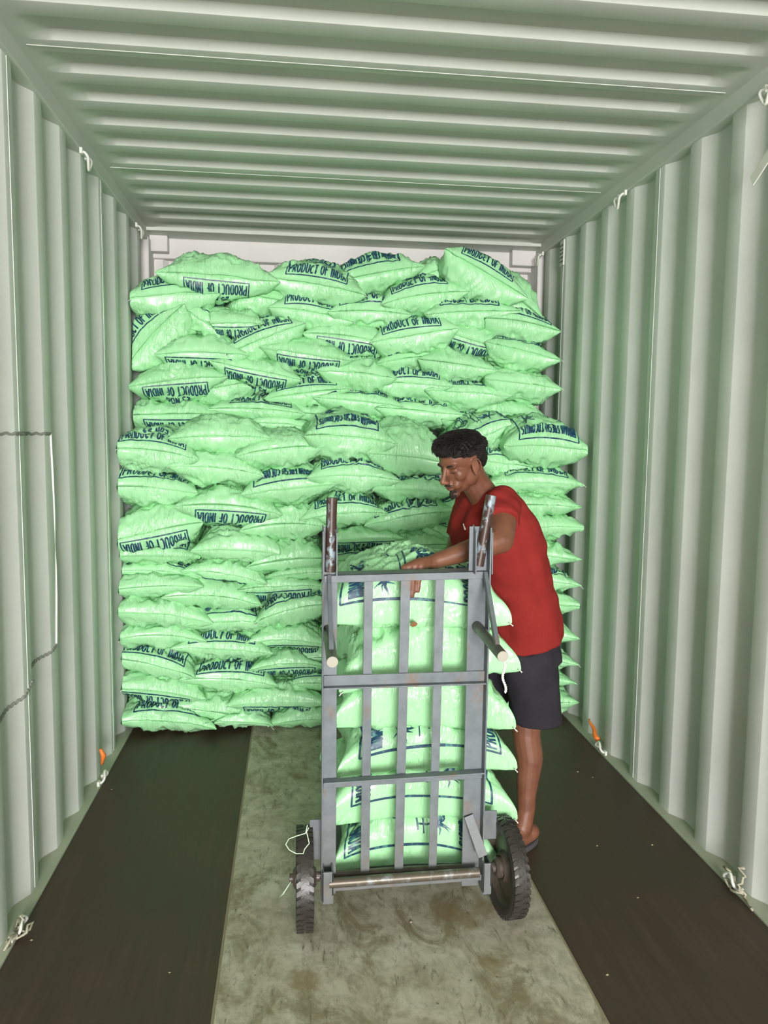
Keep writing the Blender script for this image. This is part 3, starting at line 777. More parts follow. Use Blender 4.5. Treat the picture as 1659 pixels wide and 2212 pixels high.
# stiles: angle section, web facing the camera and an outer flange reaching forward
XL0, XL1 = fx(697, 1600), fx(727, 1600); XR0, XR1 = fx(1004, 1600), fx(1042, 1600)
for nm, x0, x1, xf in (('L', XL0, XL1, XL0), ('R', XR0, XR1, XR1)):
    mb = MB(); mb.box((x0, YF, .10), (x1, YF+.006, zt+.14))
    if nm == 'L': mb.box((x0-.004, YF-.034, .10), (x0, YF+.006, zt+.13))
    else: mb.box((x1, YF-.034, .10), (x1+.005, YF+.006, zt+.14))
    mb.build('upright', STEEL, truck, bevel=.0012)
# gusset plates hugging the handles
for x0, x1 in ((XL0-.004, XL1-.006), (XR0+.012, XR1+.006)):
    mb = MB(); w = .004
    for xa in (x0, x1):
        mb.add([(xa, YF-.036, zt), (xa+w, YF-.036, zt), (xa+w, YF+.02, zt), (xa, YF+.02, zt), (xa, YF-.030, zt+.125), (xa+w, YF-.030, zt+.125), (xa+w, YF+.012, zt+.145), (xa, YF+.012, zt+.145)],
               [(0,3,2,1),(4,5,6,7),(0,1,5,4),(1,2,6,5),(2,3,7,6),(3,0,4,7)])
    mb.build('gusset_plate', STEEL, truck, bevel=.001)
# cross members
def cross(pyL, pyR, hgt, lip, name, topped=True):
    zl = zat(pyL, 710); zr = zat(pyR, 1035); mb = MB(); x0, x1 = XL0+.002, XR1
    a = [(x0, YF-.008, zl-hgt), (x1, YF-.008, zr-hgt), (x1, YF-.003, zr-hgt), (x0, YF-.003, zl-hgt), (x0, YF-.008, zl), (x1, YF-.008, zr), (x1, YF-.003, zr), (x0, YF-.003, zl)]
    mb.hexa(a)
    if lip:
        if lip > 0:   # shelf going back at the top edge, seen from above
            mb.hexa([(x0, YF-.008, zl-.004), (x1, YF-.008, zr-.004), (x1, YF+lip, zr-.004), (x0, YF+lip, zl-.004), (x0, YF-.008, zl), (x1, YF-.008, zr), (x1, YF+lip, zr), (x0, YF+lip, zl)])
        else:
            mb.hexa([(x0, YF+lip, zl-hgt), (x1, YF+lip, zr-hgt), (x1, YF-.003, zr-hgt), (x0, YF-.003, zl-hgt), (x0, YF+lip, zl-hgt+.005), (x1, YF+lip, zr-hgt+.005), (x1, YF-.003, zr-hgt+.005), (x0, YF-.003, zl-hgt+.005)])
    mb.build(name, STEEL, truck, bevel=.0012)
cross(1241, 1232, .024, .050, 'cross_bar')
cross(1458, 1448, .036, -.030, 'cross_bar')
cross(1684, 1663, .024, 0, 'cross_bar')
mb = MB(); zl, zr = zat(1684, 710), zat(1663, 1035); x0, x1 = XL0+.002, XR1
mb.hexa([(x0, YF-.034, zl), (x1, YF-.034, zr), (x1, YF-.003, zr), (x0, YF-.003, zl), (x0, YF-.034, zl+.005), (x1, YF-.034, zr+.005), (x1, YF-.003, zr+.005), (x0, YF-.003, zl+.005)])
mb.build('cross_bar', STEEL, truck, bevel=.001)
# vertical slats
for tx0, tx1, bx0, bx1 in ((787, 806, 779, 798), (866, 887, 852, 871), (941, 961, 926, 943)):
    mb = MB(); t0, t1, b0, b1 = fx(tx0, 1250), fx(tx1, 1250), fx(bx0, 1870), fx(bx1, 1870)
    z1 = zt-.012; z0 = zat(1880, 860)
    mb.hexa([(b0, YF, z0), (b1, YF, z0), (b1, YF+.005, z0), (b0, YF+.005, z0), (t0, YF, z1), (t1, YF, z1), (t1, YF+.005, z1), (t0, YF+.005, z1)])
    mb.build('slat', STEEL, truck, bevel=.001)
# upright handles
def pipe(name, pts, r, m, endm=None):
    mb = MB(); mb.tube(pts, r, 20)
    o = mb.build(name, [m], truck, smooth=True)
    return o
hl0 = atY(713, 1235, YF-.012); hl1 = atY(717, 1075, YF-.012)
pipe('handle', [hl0, hl0*.5+hl1*.5, hl1], .0155, GRIP)
hr0 = atY(1034, 1222, YF-.012); hr1 = atY(1061, 1070, YF-.012)
pipe('handle', [hr0, hr0*.5+hr1*.5, hr1], .0155, GRIP)
# lower push pipes reaching towards the camera with their braces
for (a, b, br) in (((708, 1360), (718, 1430), (711, 1246)), ((1030, 1352), (1086, 1418), (1048, 1240))):
    p0 = atY(*a, YF+.0); p1 = atY(*b, 1.93); pipe('push_pipe', [p0, (p0+p1)/2, p1], .0155, GRIP2)
    d = (p1-p0)/np.linalg.norm(p1-p0)
    mb = MB(); mb.tube([p1-d*.0, p1+d*.0015], .0148, 20); mb.build('pipe_end', PIPEEND, truck, smooth=True)
    q0 = atY(*br, YF-.01); q1 = p0+(p1-p0)*.80+np.array([0, 0, .012]); mb = MB(); mb.bar(q0, q1, .012, .022, (1, 0, 0)); mb.build('brace', STEEL, truck, bevel=.001)
# axle, lower bar, brackets
za = .158; RW_ = .153; YA = 2.225
xl, xr = .884, 1.518
mb = MB(); mb.tube([(XL0+.02, YF-.045, atY(715, 1908, YF-.045)[2]), (XR1-.012, YF-.045, atY(1035, 1884, YF-.045)[2])], .0145, 18); mb.build('roller_pipe', AXLE, truck, smooth=True)
mb = MB(); z1_ = atY(715, 1914, YF-.036)[2]; z2_ = atY(1035, 1890, YF-.036)[2]
mb.hexa([(XL0+.01, YF-.036, z1_-.018), (XR1, YF-.036, z2_-.018), (XR1, YF-.030, z2_-.018), (XL0+.01, YF-.030, z1_-.018), (XL0+.01, YF-.036, z1_), (XR1, YF-.036, z2_), (XR1, YF-.030, z2_), (XL0+.01, YF-.030, z1_)])
mb.build('bottom_bar', STEEL, truck, bevel=.001)
mb = MB(); mb.tube([(xl, YA, za), (xr+.012, YA, za+.0)], .011, 14); mb.build('axle', RIM, truck, smooth=True)
for x0, x1 in ((XL0-.002, XL0+.032), (XR1-.002, XR1+.026)):
    mb = MB(); mb.box((x0, YF-.055, za-.055), (x1, YF-.047, za+.045)); mb.box((x0, YF-.055, za-.05), (x0+.006, YF+.02, za+.045)); mb.box((x1-.006, YF-.055, za-.03), (x1, YF+.02, za+.045))
    mb.build('axle_bracket', STEEL, truck, bevel=.002)
p0 = atY(1012, 1762, YF-.01); p1 = atY(1043, 1850, YF-.05)
mb = MB(); mb.bar(p0, p1, .030, .006, (1, 0, 0)); mb.build('brace', STEEL, truck, bevel=.001)
# toe plate carrying the load
mb = MB(); mb.box((XL0+.01, YF+.008, .112), (XR1, YF+.40, .119)); mb.build('toe_plate', STEEL, truck, bevel=.002)
# wheels
def wheel(xc, yaw):
    cw, sw = math.cos(yaw), math.sin(yaw)
    def turn(m): m.v = [(xc+(x-xc)*cw-(y-YA)*sw, YA+(x-xc)*sw+(y-YA)*cw, z) for x, y, z in m.v]
    mb = MB()
    pr = [(-.010, .026), (-.018, .040), (-.002, .050), (-.001, .098), (-.018, .112), (-.021, .119), (.021, .119), (.018, .112), (.003, .098), (.003, .050), (.018, .040), (.010, .026)]
    mb.lathe(pr, (xc, YA, RW_), 'x', 56); turn(mb); o = mb.build('wheel', RIM, truck, smooth=True)
    mb = MB(); pr = [(-.020, .113), (-.025, .122), (-.0262, .136), (-.023, .146), (-.012, .149), (.012, .149), (.023, .146), (.0262, .136), (.025, .122), (.020, .113)]
    mb.lathe(pr, (xc, YA, RW_), 'x', 84)
    nl = 40
    for k in range(nl):
        a0 = 2*PI*k/nl
        for sd in (-1, 1):
            aa = a0+(PI/nl if sd > 0 else 0)
            for (h0, h1, da) in ((.003, .013, .040), (.013, .025, .062)):
                vs = []
                for rr in (.140, .1512):
                    for (hh, dd) in ((h0, -da), (h1, -da*.8), (h1, da*.8), (h0, da)):
                        an = aa+dd*.9+hh*3.0; vs.append((xc+sd*hh, YA+rr*math.cos(an), RW_+rr*math.sin(an)))
                mb.add(vs, [(0,3,2,1),(4,5,6,7),(0,1,5,4),(1,2,6,5),(2,3,7,6),(3,0,4,7)])
    turn(mb); mb.build('tyre', TYRE, o, smooth=False)
    mb = MB(); mb.lathe([(-.036, .010), (-.036, .024), (-.028, .032), (.028, .032), (.036, .024), (.036, .010)], (xc, YA, RW_), 'x', 28)
    mb.lathe([(-.046, .002), (-.046, .014), (.046, .014), (.046, .002)], (xc, YA, RW_), 'x', 10)
    turn(mb); mb.build('hub', RIM, o, smooth=True)
wheel(xl, 0.0); wheel(xr, math.radians(5))
for (ax, ay, bx, by) in ((669, 1772, 694, 1856), (1047, 1752, 1072, 1812)):
    a = atY(ax, ay, YF+.03); b = atY(bx, by, YF+.03); mb = MB(); mb.box((a[0], YF+.03, b[2]), (b[0], YF+.035, a[2])); mb.build('axle_plate', STEEL, truck, bevel=.001)
# twisted cord hanging from the right push pipe
p1 = atY(1088, 1425, 1.94); q = atY(1090, 1497, 1.95); mb = MB()
for s_ in (0, PI):
    pts = []
    for i in range(50):
        t = i/49; base = p1*(1-t)+q*t; dxx = .004*math.sin(t*9)-.016*t*t*0
        pts.append(base+np.array([dxx+.0022*math.cos(t*46+s_), .0022*math.sin(t*46+s_), 0]))
    mb.tube(pts, .0019, 6)
tag(mb.build('cord', THREAD, smooth=True, auto=False), 'white twisted cord hanging from the right push pipe of the hand truck', 'cord')

# ------------------------------------------------------------------ lashing rings, straps and litter
def hook(name_lab, x, y, z, sgn, up=True):
    e = empty('lashing_ring', (x, y, z)); tag(e, name_lab, 'lashing ring', 'lashing rings along the container rails')
    mb = MB(); r = .0055; s = sgn
    pts = [(x, y-.035, z), (x+s*.020, y-.033, z-.004), (x+s*.030, y-.028, z-.020), (x+s*.022, y, z-.070 if up else z+.035), (x+s*.030, y+.028, z-.020), (x+s*.020, y+.033, z-.004), (x, y+.035, z)]
    if not up: pts = [(px_, py_, 2*z-pz if i not in (3,) else z+.045) for i, (px_, py_, pz) in enumerate(pts)]
    # smooth
    P = np.array(pts); t = np.linspace(0, 6, 31); P2 = np.stack([np.interp(t, range(7), P[:, i]) for i in range(3)], -1)
    for _ in range(3): P2[1:-1] = .5*P2[1:-1]+.25*(P2[2:]+P2[:-2])
    mb.tube(P2, r, 8); mb.build('ring_bar', RINGP, e, smooth=True, auto=False)
    for dy in (-.035, .035):
        mb = MB(); mb.box((min(x, x+s*.012), y+dy-.012, z-.012), (max(x, x+s*.012), y+dy+.012, z+.012)); mb.build('weld_lug', RINGP, e, bevel=.003)
hook('white lashing ring under the left roof rail, nearer the camera', .012, 3.27, 2.615, 1)
hook('white lashing ring under the left roof rail at the far end', .012, 4.33, 2.615, 1)
hook('white lashing ring under the right roof rail, half way along', 2.340, 3.43, 2.615, -1)
hook('white lashing ring under the right roof rail at the far end', 2.340, 4.58, 2.615, -1)
hook('white lashing ring under the right roof rail at the photo edge', 2.340, 2.33, 2.615, -1)
hook('dirty lashing ring at the foot of the left wall nearest the camera', .016, 2.26, .016, 1, False)
hook('lashing ring with orange scrap at the foot of the left wall', .016, 3.27, .016, 1, False)
hook('lashing ring with an orange band at the foot of the right wall', 2.334, 3.38, .016, -1, False)
hook('dirty lashing ring at the foot of the right wall nearest the camera', 2.334, 2.27, .016, -1, False)
ORANGE, _, _ = mat('orange_plastic', (.85, .20, .03), .5)
mb = MB(); a = atX(1273, 1553, 2.325); b = atX(1291, 1598, 2.322)
n = 9; vs = []; 
pts = [a+(b-a)*i/n+np.array([-.004*math.sin(i*1.1), 0, 0]) for i in range(n+1)]
mb.tube(pts, [.003+.010*(i/n)**.7 for i in range(n+1)], 8)
tag(mb.build('strap_band', ORANGE, smooth=True, auto=False), 'orange plastic band tied to the ring at the right wall foot', 'band')
mb = MB(); a = atX(217, 1633, .03); mb.tube([a+np.array([0, 0, .03]), a+np.array([.01, .01, .0]), a+np.array([.0, .02, -.045])], [.006, .012, .006], 7)
tag(mb.build('strap_band', ORANGE, smooth=True, auto=False), 'small orange plastic scrap caught on the left wall ring', 'band')
WSTR, _, _ = mat('white_webbing', (.80, .80, .74), .7)
a = atX(1624, 392, 2.30); b = atX(1672, 318, 2.30); mb = MB(); mb.bar(a, b, .036, .004, tuple(np.cross(b-a, (1., 0, 0))))
tag(mb.build('webbing_strap', WSTR, bevel=.001), 'end of a white webbing strap on the right wall at the photo edge', 'strap')
# bag scraps on the near rings
SCR, _, _ = mat('dirty_string', (.42, .40, .30), .8)
r = random.Random(5)
for lab, (cx, cy, cz) in (('tangle of dirty white string on the near left floor ring', (.035, 2.23, .03)), ('tangle of dirty white string on the near right floor ring', (2.312, 2.20, .03))):
    mb = MB()
    for q in range(4):
        p = np.array([cx, cy, cz]); pts = [p]
        for i in range(9): p = p+np.array([r.uniform(-.010, .010), r.uniform(-.035, .03), r.uniform(-.012, .014)]); p[2] = max(p[2], .012); p[0] = min(max(p[0], .010), 2.340); pts.append(p)
        mb.tube(pts, .0045, 6)
    tag(mb.build('string_tangle', SCR, smooth=True, auto=False), lab, 'string')
# plastic strip loop at the left wheel and a pale strip on the floor
STRIPM, _, _ = mat('pale_green_strip', (.62, .80, .58), .5)
loop = [(664,1782),(660,1800),(640,1806),(624,1812),(617,1824),(625,1836),(640,1844),(655,1844),(658,1834),(668,1822),(665,1808),(662,1797),(667,1788)]
mb = MB(); mb.tube([atY(x, y, 2.045) for x, y in loop], .0014, 5)
tag(mb.build('plastic_strip', STRIPM, smooth=True, auto=False), 'thin pale plastic strip looped in front of the left wheel', 'strip')
mb = MB(); mb.tube([atY(628, 1905, 2.17), atY(620, 1918, 2.16), atY(612, 1930, 2.15), atZ(601, 1940, .004)], .0018, 5)
tag(mb.build('plastic_strip', STRIPM, smooth=True, auto=False), 'pale plastic strip sticking out left of the left wheel', 'strip')
DEB, _, _ = mat('husk_chip', (.36, .30, .20), .8)
for (x, y, lab) in ((68, 2032, 'pale chip on the dark floor near the left ring'), (241, 1706, 'tiny pale chip on the dark floor, far left'), (1248, 1668, 'pale chip on the dark floor right of the worker foot'),
                    (1280, 1680, 'white chip on the dark floor close to the right wall'), (1409, 1826, 'husk chip on the right dark floor, middle'), (1290, 1828, 'husk chip on the right dark floor beside the foot'),
                    (1378, 1940, 'larger husk chip on the right dark floor'), (1312, 2107, 'husk chip near the lower right seam'), (366, 2102, 'tiny chip on the left dark floor in front'),
                    (888, 1993, 'small dark crumb on the pale floor behind the wheels')):
    p = atZ(x, y, 0); mb = MB(); s_ = random.uniform(.004, .007)
    mb.add([(p[0]-s_, p[1], .001), (p[0], p[1]-s_*.6, .001), (p[0]+s_, p[1]+s_*.2, .001), (p[0]+.2*s_, p[1]+s_, .001), (p[0], p[1], .001+s_*.7)], [(0,1,4),(1,2,4),(2,3,4),(3,0,4),(3,2,1,0)])
    tag(mb.build('husk_chip', DEB), lab, 'chip', 'chips of husk on the floor')

# small round-holed vent on the right wall and a scrap of dry leaf
DARKH, _, _ = mat('vent_hole_dark', (.06, .065, .05), .8)
v0 = atX(1216, 545, 2.350); mb = MB(); mb.box((2.3425, v0[1]-.028, v0[2]-.075), (2.3515, v0[1]+.028, v0[2]+.065))
ve = mb.build('air_vent', PAINT, bevel=.002); tag(ve, 'small perforated air vent high on the right wall near the far end', 'vent')
mb = MB()
for i in range(3):
    for j in range(5): mb.lathe([(-.0008, .0002), (-.0008, .0052), (.0004, .0052), (.0004, .0002)], (2.3422, v0[1]-.017+.017*i, v0[2]-.052+.022*j), 'x', 10)
mb.build('vent_holes', DARKH, ve)
LEAF, _, _ = mat('dry_leaf', (.20, .09, .025), .7)
p = atY(893, 1348, 2.272); mb = MB(); vs = [p+np.array([dx, -.002*abs(dx)*80, dz]) for dx, dz in ((-.011, -.004), (-.004, .007), (.006, .008), (.013, .001), (.008, -.007), (-.003, -.009))]
vs += [v+np.array([0, .003, 0]) for v in vs]
mb.add(vs, [(0,1,2,3,4,5), (11,10,9,8,7,6)]+[(k, 6+k, 6+(k+1) % 6, (k+1) % 6) for k in range(6)])
tag(mb.build('leaf_scrap', LEAF, smooth=False), 'brown dry leaf scrap between the two top trolley sacks', 'leaf')
# ------------------------------------------------------------------ worker
def nz(v): v = np.array(v, float); return v/np.linalg.norm(v)
def m_skin():
    m, nt, b = mat('skin', (.19, .075, .042), .48, 0, .45); N = NT(nt); v = N.coord()
    c = N.ramp(N.noise(v, 18, 5), [(.3, (.150, .056, .031)), (.7, (.225, .092, .052))])
    N.l(c, b.inputs['Base Color']); b.inputs['Subsurface Weight'].default_value = .08; b.inputs['Subsurface Radius'].default_value = (.01, .004, .002)
    N.bump(b, N.noise(v, 260, 3), .12, .001); return m
SKIN = m_skin()
def m_cloth(name, a, bb, wr=.25):
    m, nt, b = mat(name, a, .9, 0, .12); N = NT(nt); v = N.coord()
    N.l(N.ramp(N.noise(v, 7, 4), [(.3, a), (.7, bb)]), b.inputs['Base Color'])
    ad = N.n('ShaderNodeMath', operation='ADD'); N.l(N.noise(v, 16, 4, .6, .6), ad.inputs[0]); N.l(N.noise(N.coord((1,1,.35)), 380, 1), ad.inputs[1])
    N.bump(b, ad.outputs[0], wr, .006); return m
SHIRT = m_cloth('red_shirt_cloth', (.215, .020, .018), (.27, .026, .022))
SHORT = m_cloth('dark_shorts_cloth', (.024, .022, .028), (.036, .032, .040))
HAIR, nt_, b_ = mat('black_hair', (.012, .009, .008), .62, 0, .3)
BROW, _, _ = mat('dark_brow_hair', (.022, .013, .010), .7)
SOLE, _, _ = mat('grey_foam_sole', (.065, .065, .068), .75); STRAPM, _, _ = mat('black_strap', (.015, .014, .015), .6)

def blend(name, mbs, mats, parent, voxel, smooth_it=3, disp=None):
    """merge closed pieces into ONE continuous surface"""
    me = bpy.data.meshes.new(name); me.from_pydata(mbs.v, [], mbs.f); me.update()
    o = bpy.data.objects.new(name, me); COL.objects.link(o)
    rm = o.modifiers.new('r', 'REMESH'); rm.mode = 'VOXEL'; rm.voxel_size = voxel
    if smooth_it:
        sm = o.modifiers.new('s', 'SMOOTH'); sm.factor = .5; sm.iterations = smooth_it
    dg = bpy.context.evaluated_depsgraph_get(); dg.update()
    nm = bpy.data.meshes.new_from_object(o.evaluated_get(dg)); bpy.data.objects.remove(o); bpy.data.meshes.remove(me)
    nm.name = name
    if disp is not None:
        n = len(nm.vertices); co = np.empty(n*3, np.float32); nm.vertices.foreach_get('co', co); co = co.reshape(-1, 3)
        no = np.empty(n*3, np.float32); nm.vertices.foreach_get('normal', no); no = no.reshape(-1, 3)
        co = disp(co.astype(float), no.astype(float)); nm.vertices.foreach_set('co', co.astype(np.float32).ravel()); nm.update()
    nm.materials.clear()
    return link(name, nm, mats, parent)
def ell(mb, c, r, R=None, n=12):
    """ellipsoid with orientation"""
    t = MB(); t.ball((0, 0, 0), r, n); V = np.array(t.v)
    if R is not None: V = V@np.array(R).T
    mb.add(V+np.array(c), t.f)
def limb(mb, pts, rs, n=16):
    """tapered limb with round ends"""
    pts = [np.array(p, float) for p in pts]; P = []; Rr = []
    for i in range(len(pts)-1):
        k = 6
        for j in range(k):
            t = j/k; P.append(pts[i]*(1-t)+pts[i+1]*t); Rr.append(rs[i]*(1-t)+rs[i+1]*t)
    P.append(pts[-1]); Rr.append(rs[-1])
    P = np.array(P); 
    for _ in range(2): P[1:-1] = .5*P[1:-1]+.25*(P[2:]+P[:-2])
    mb.tube(list(P), Rr, n)
    mb.ball(P[0], Rr[0]*.99, 8); mb.ball(P[-1], Rr[-1]*.99, 8)
def loft(mb, rings, n=40):
    """rings: (centre, axisA, a, axisB, b, squareness)"""
    vs = []; m = len(rings)
    for (c, A, a, B, b) in rings:
        for k in range(n):
            t = 2*PI*k/n; ct, st = math.cos(t), math.sin(t)
            ca = math.copysign(abs(ct)**.85, ct); sa = math.copysign(abs(st)**.85, st)
            vs.append(np.array(c)+np.array(A)*a*ca+np.array(B)*b*sa)
    fs = [(i*n+k, i*n+(k+1)%n, (i+1)*n+(k+1)%n, (i+1)*n+k) for i in range(m-1) for k in range(n)]
    fs += [tuple(range(n-1,-1,-1)), tuple((m-1)*n+k for k in range(n))]
    mb.add(vs, fs)

man = empty('person', (1.70, 2.62, 0))
tag(man, 'man in red t-shirt and dark shorts leaning on the loaded hand truck', 'person')
Z3 = np.array([0, 0, 1.])
# --- head frame
al, pt = math.radians(28), math.radians(23)
F0 = np.array([-math.cos(al), -math.sin(al), 0]); Lf = np.cross(Z3, F0); Fd = F0*math.cos(pt)-Z3*math.sin(pt); Up = np.cross(Fd, Lf)
rl = math.radians(-4); Lf2 = Lf*math.cos(rl)+Up*math.sin(rl); Up = Up*math.cos(rl)-Lf*math.sin(rl); Lf = Lf2
HR = np.stack([Fd, Lf, Up], 1)     # columns
HC = atY(998, 1001, 2.60); HS = .93
def hp(x, y, z): return HC+HR@(np.array([x, y, z])*HS)
def hell(mb, c, r, rot=None, n=12):
    R = HR if rot is None else HR@rot
    ell(mb, hp(*c), np.array(r)*HS, R, n)
body = MB()
hell(body, (-.012, 0, .040), (.092, .072, .076), n=16)
hell(body, (.030, 0, .042), (.056, .056, .058), n=16)
hell(body, (.030, 0, -.018), (.054, .053, .062), n=16)
hell(body, (.030, 0, -.062), (.050, .042, .038), n=14)
for s in (-1, 1):
    hell(body, (.006, s*.040, -.045), (.034, .018, .036))
    hell(body, (.046, s*.036, -.018), (.028, .021, .026))
    hell(body, (.068, s*.024, .023), (.017, .026, .011))
    hell(body, (.061, s*.029, .003), (.0165, .018, .013))
    hell(body, (.060, s*.022, -.055), (.024, .018, .020))
hell(body, (.068, 0, -.094), (.020, .021, .016))
limb(body, [hp(.080, 0, .018), hp(.094, 0, -.006), hp(.110, 0, -.028)], [.0075, .0085, .0105])
hell(body, (.109, 0, -.031), (.0115, .0115, .010)); 
for s in (-1, 1): hell(body, (.099, s*.0125, -.035), (.010, .0085, .0075))
hell(body, (.087, 0, -.055), (.011, .022, .0062)); hell(body, (.084, 0, -.0675), (.011, .019, .0070)); hell(body, (.080, 0, -.047), (.013, .020, .012))
for s in (-1, 1):
    Re = np.array(Matrix.Rotation(math.radians(s*-14), 3, 'Z')@Matrix.Rotation(math.radians(-10), 3, 'Y'))
    hell(body, (.000, s*.073, -.004), (.017, .0050, .029), Re)
    pts = [hp(.000-.006*math.cos(a)+.017*math.cos(a), s*(.083-.010*math.cos(a)), -.001+.029*math.sin(a)) for a in np.linspace(-.9, 4.2, 14)]
    body.tube(pts, [.0035]*14, 8)
    hell(body, (.006, s*.074, -.030), (.008, .005, .009))
NB = atY(1052, 1082, 2.66)       # base of the neck
limb(body, [hp(-.025, 0, -.02), hp(-.030, 0, -.075), NB, NB+np.array([.02, .01, -.06])], [.050, .049, .056, .062])
# --- trunk under the clothes
SP = [atY(1140, 1372, 2.72), atY(1108, 1270, 2.71), atY(1074, 1175, 2.70), NB]
limb(body, SP, [.085, .085, .105, .06])
SHL = atY(1088, 1092, 2.53); SHR = SHL+np.array([-.035, .33, -.01])
limb(body, [NB+np.array([0,0,-.03]), SHL], [.055, .052]); limb(body, [NB+np.array([0,0,-.03]), SHR], [.055, .052])
# --- left arm reaching over the trolley
ELB = atY(1082, 1168, 2.385); WR = atY(935, 1214, 2.350)
limb(body, [SHL, SHL*.45+ELB*.55, ELB], [.052, .047, .042])
limb(body, [ELB, ELB*.72+WR*.28, ELB*.35+WR*.65, WR], [.041, .0405, .031, .0245])
KN = [atY(873, 1227, 2.298), atY(885, 1224, 2.300), atY(898, 1222, 2.303), atY(911, 1223, 2.308)]
TIP = [(872, 1272), (880, 1289), (891, 1288), (903, 1277)]
for k, (kn, tp) in enumerate(zip(KN, TIP)):
    limb(body, [WR+np.array([0, .004*(k-1.5), 0]), WR*.45+kn*.55+np.array([0, 0, .010]), kn], [.020, .0135, .0105])
    tpw = atY(tp[0], tp[1], 2.288); m1 = kn*.55+tpw*.45+np.array([-.004, -.004, 0]); 
    limb(body, [kn, m1, m1*.45+tpw*.55, tpw], [.0100, .0088, .0080, .0066], 12)
ell(body, WR*.5+(KN[1]+KN[2])*.25, (.030, .018, .016), None, 10)
TB = WR*.62+KN[3]*.38; limb(body, [TB, TB+np.array([-.012, .028, .002]), TB+np.array([-.030, .050, -.004]), TB+np.array([-.050, .060, -.012])], [.014, .0115, .0098, .0078], 12)
# --- right arm, reaching behind the load
ELR = SHR+np.array([-.06, .06, -.27]); WRR = ELR+np.array([-.22, -.04, -.02])
limb(body, [SHR, ELR], [.050, .042]); limb(body, [ELR, ELR*.6+WRR*.4, WRR], [.040, .038, .025])
HD = nz(WRR-ELR)
for k in range(4):
    b0 = WRR+HD*.085+np.array([.0, .020*(k-1.5), .004]); limb(body, [WRR, b0], [.018, .010], 12)
    L_ = [.062, .074, .070, .055][k]; limb(body, [b0, b0+HD*L_*.5+np.array([0, 0, -.012]), b0+HD*L_*.85+np.array([0, 0, -.034])], [.0095, .0085, .0070], 12)
limb(body, [WRR+HD*.02, WRR+HD*.045+np.array([0, -.035, -.004]), WRR+HD*.08+np.array([0, -.050, -.014])], [.013, .011, .008], 12)
# --- legs
HL = atY(1146, 1422, 2.665); KL = atY(1136, 1585, 2.625); AL = atY(1137, 1748, 2.600)
limb(body, [HL, HL*.4+KL*.6, KL, KL*.68+AL*.32+np.array([.014, 0, 0]), AL*.8+KL*.2, AL], [.068, .066, .051, .050, .036, .033])
HRr = HL+np.array([-.02, .20, 0]); KR = HRr+np.array([-.13, .06, -.30]); AR = np.array([KR[0]+.03, KR[1]+.08, .085])
limb(body, [HRr, HRr*.4+KR*.6, KR, KR*.65+AR*.35+np.array([.014, 0, 0]), AR], [.072, .068, .052, .050, .033])
fdir = nz((-.86, -.42, 0)); fside = np.array([-fdir[1], fdir[0], 0])
def foot(mb, A, fd, zs=.022):
    sd = np.array([-fd[1], fd[0], 0]); heel = np.array([A[0], A[1], 0])-fd*.030
    ell(mb, heel+Z3*(zs+.028)+fd*.005, (.034, .032, .030), None, 10)
    limb(mb, [A, heel+fd*.05+Z3*.066, heel+fd*.11+Z3*.052, heel+fd*.165+Z3*.040], [.033, .036, .031, .022])
    limb(mb, [heel+Z3*(zs+.020), heel+fd*.09+Z3*(zs+.018)+sd*.012, heel+fd*.165+Z3*(zs+.016)], [.027, .028, .030])
    for k in range(5):
        b0 = heel+fd*(.165-.004*k)+sd*(.030-.0155*k)+Z3*(zs+.014); ln = [.045, .043, .038, .032, .026][k]; r0 = [.0125, .0095, .009, .0085, .008][k]
        limb(mb, [b0, b0+fd*ln*.6+Z3*.002, b0+fd*ln-Z3*.002], [r0, r0*.95, r0*.85], 10)
    return heel
heelL = foot(body, AL, fdir); heelR = foot(body, AR, nz((-.95, .2, 0)))
def skin_disp(co, no): return co
sk = blend('body', body, SKIN, man, .0034, 4)
def sandal(heel, fd, name='sandal'):
    sd = np.array([-fd[1], fd[0], 0]); mb = MB(); n = 40; top = []; 
    for k in range(n):
        t = 2*PI*k/n; x = .118+.138*math.cos(t); w = (.043+.008*math.cos(t-.3))*math.sin(t); top.append(heel+fd*x-fd*.012+sd*w)
    vs = [p+Z3*.0015 for p in top]+[p+Z3*.021+(p-heel-fd*.1)*.0 for p in top]
    fs = [(k, (k+1)%n, n+(k+1)%n, n+k) for k in range(n)]+[tuple(range(n-1,-1,-1)), tuple(n+k for k in range(n))]
    mb.add(vs, fs); o = mb.build(name, SOLE, man, bevel=.003)
    mb = MB(); toe = heel+fd*.185+Z3*.030
    for s in (-1, 1):
        mb.tube([heel+fd*.085+sd*s*.042+Z3*.012, heel+fd*.105+sd*s*.036+Z3*.055, heel+fd*.145+sd*s*.016+Z3*.068, toe+Z3*.018, toe-Z3*.012], [.006, .006, .006, .005, .004], 8)
    mb.build('sandal_strap', STRAPM, o, smooth=True, auto=False)
sandal(heelL, fdir); sandal(heelR, nz((-.95, .2, 0)))
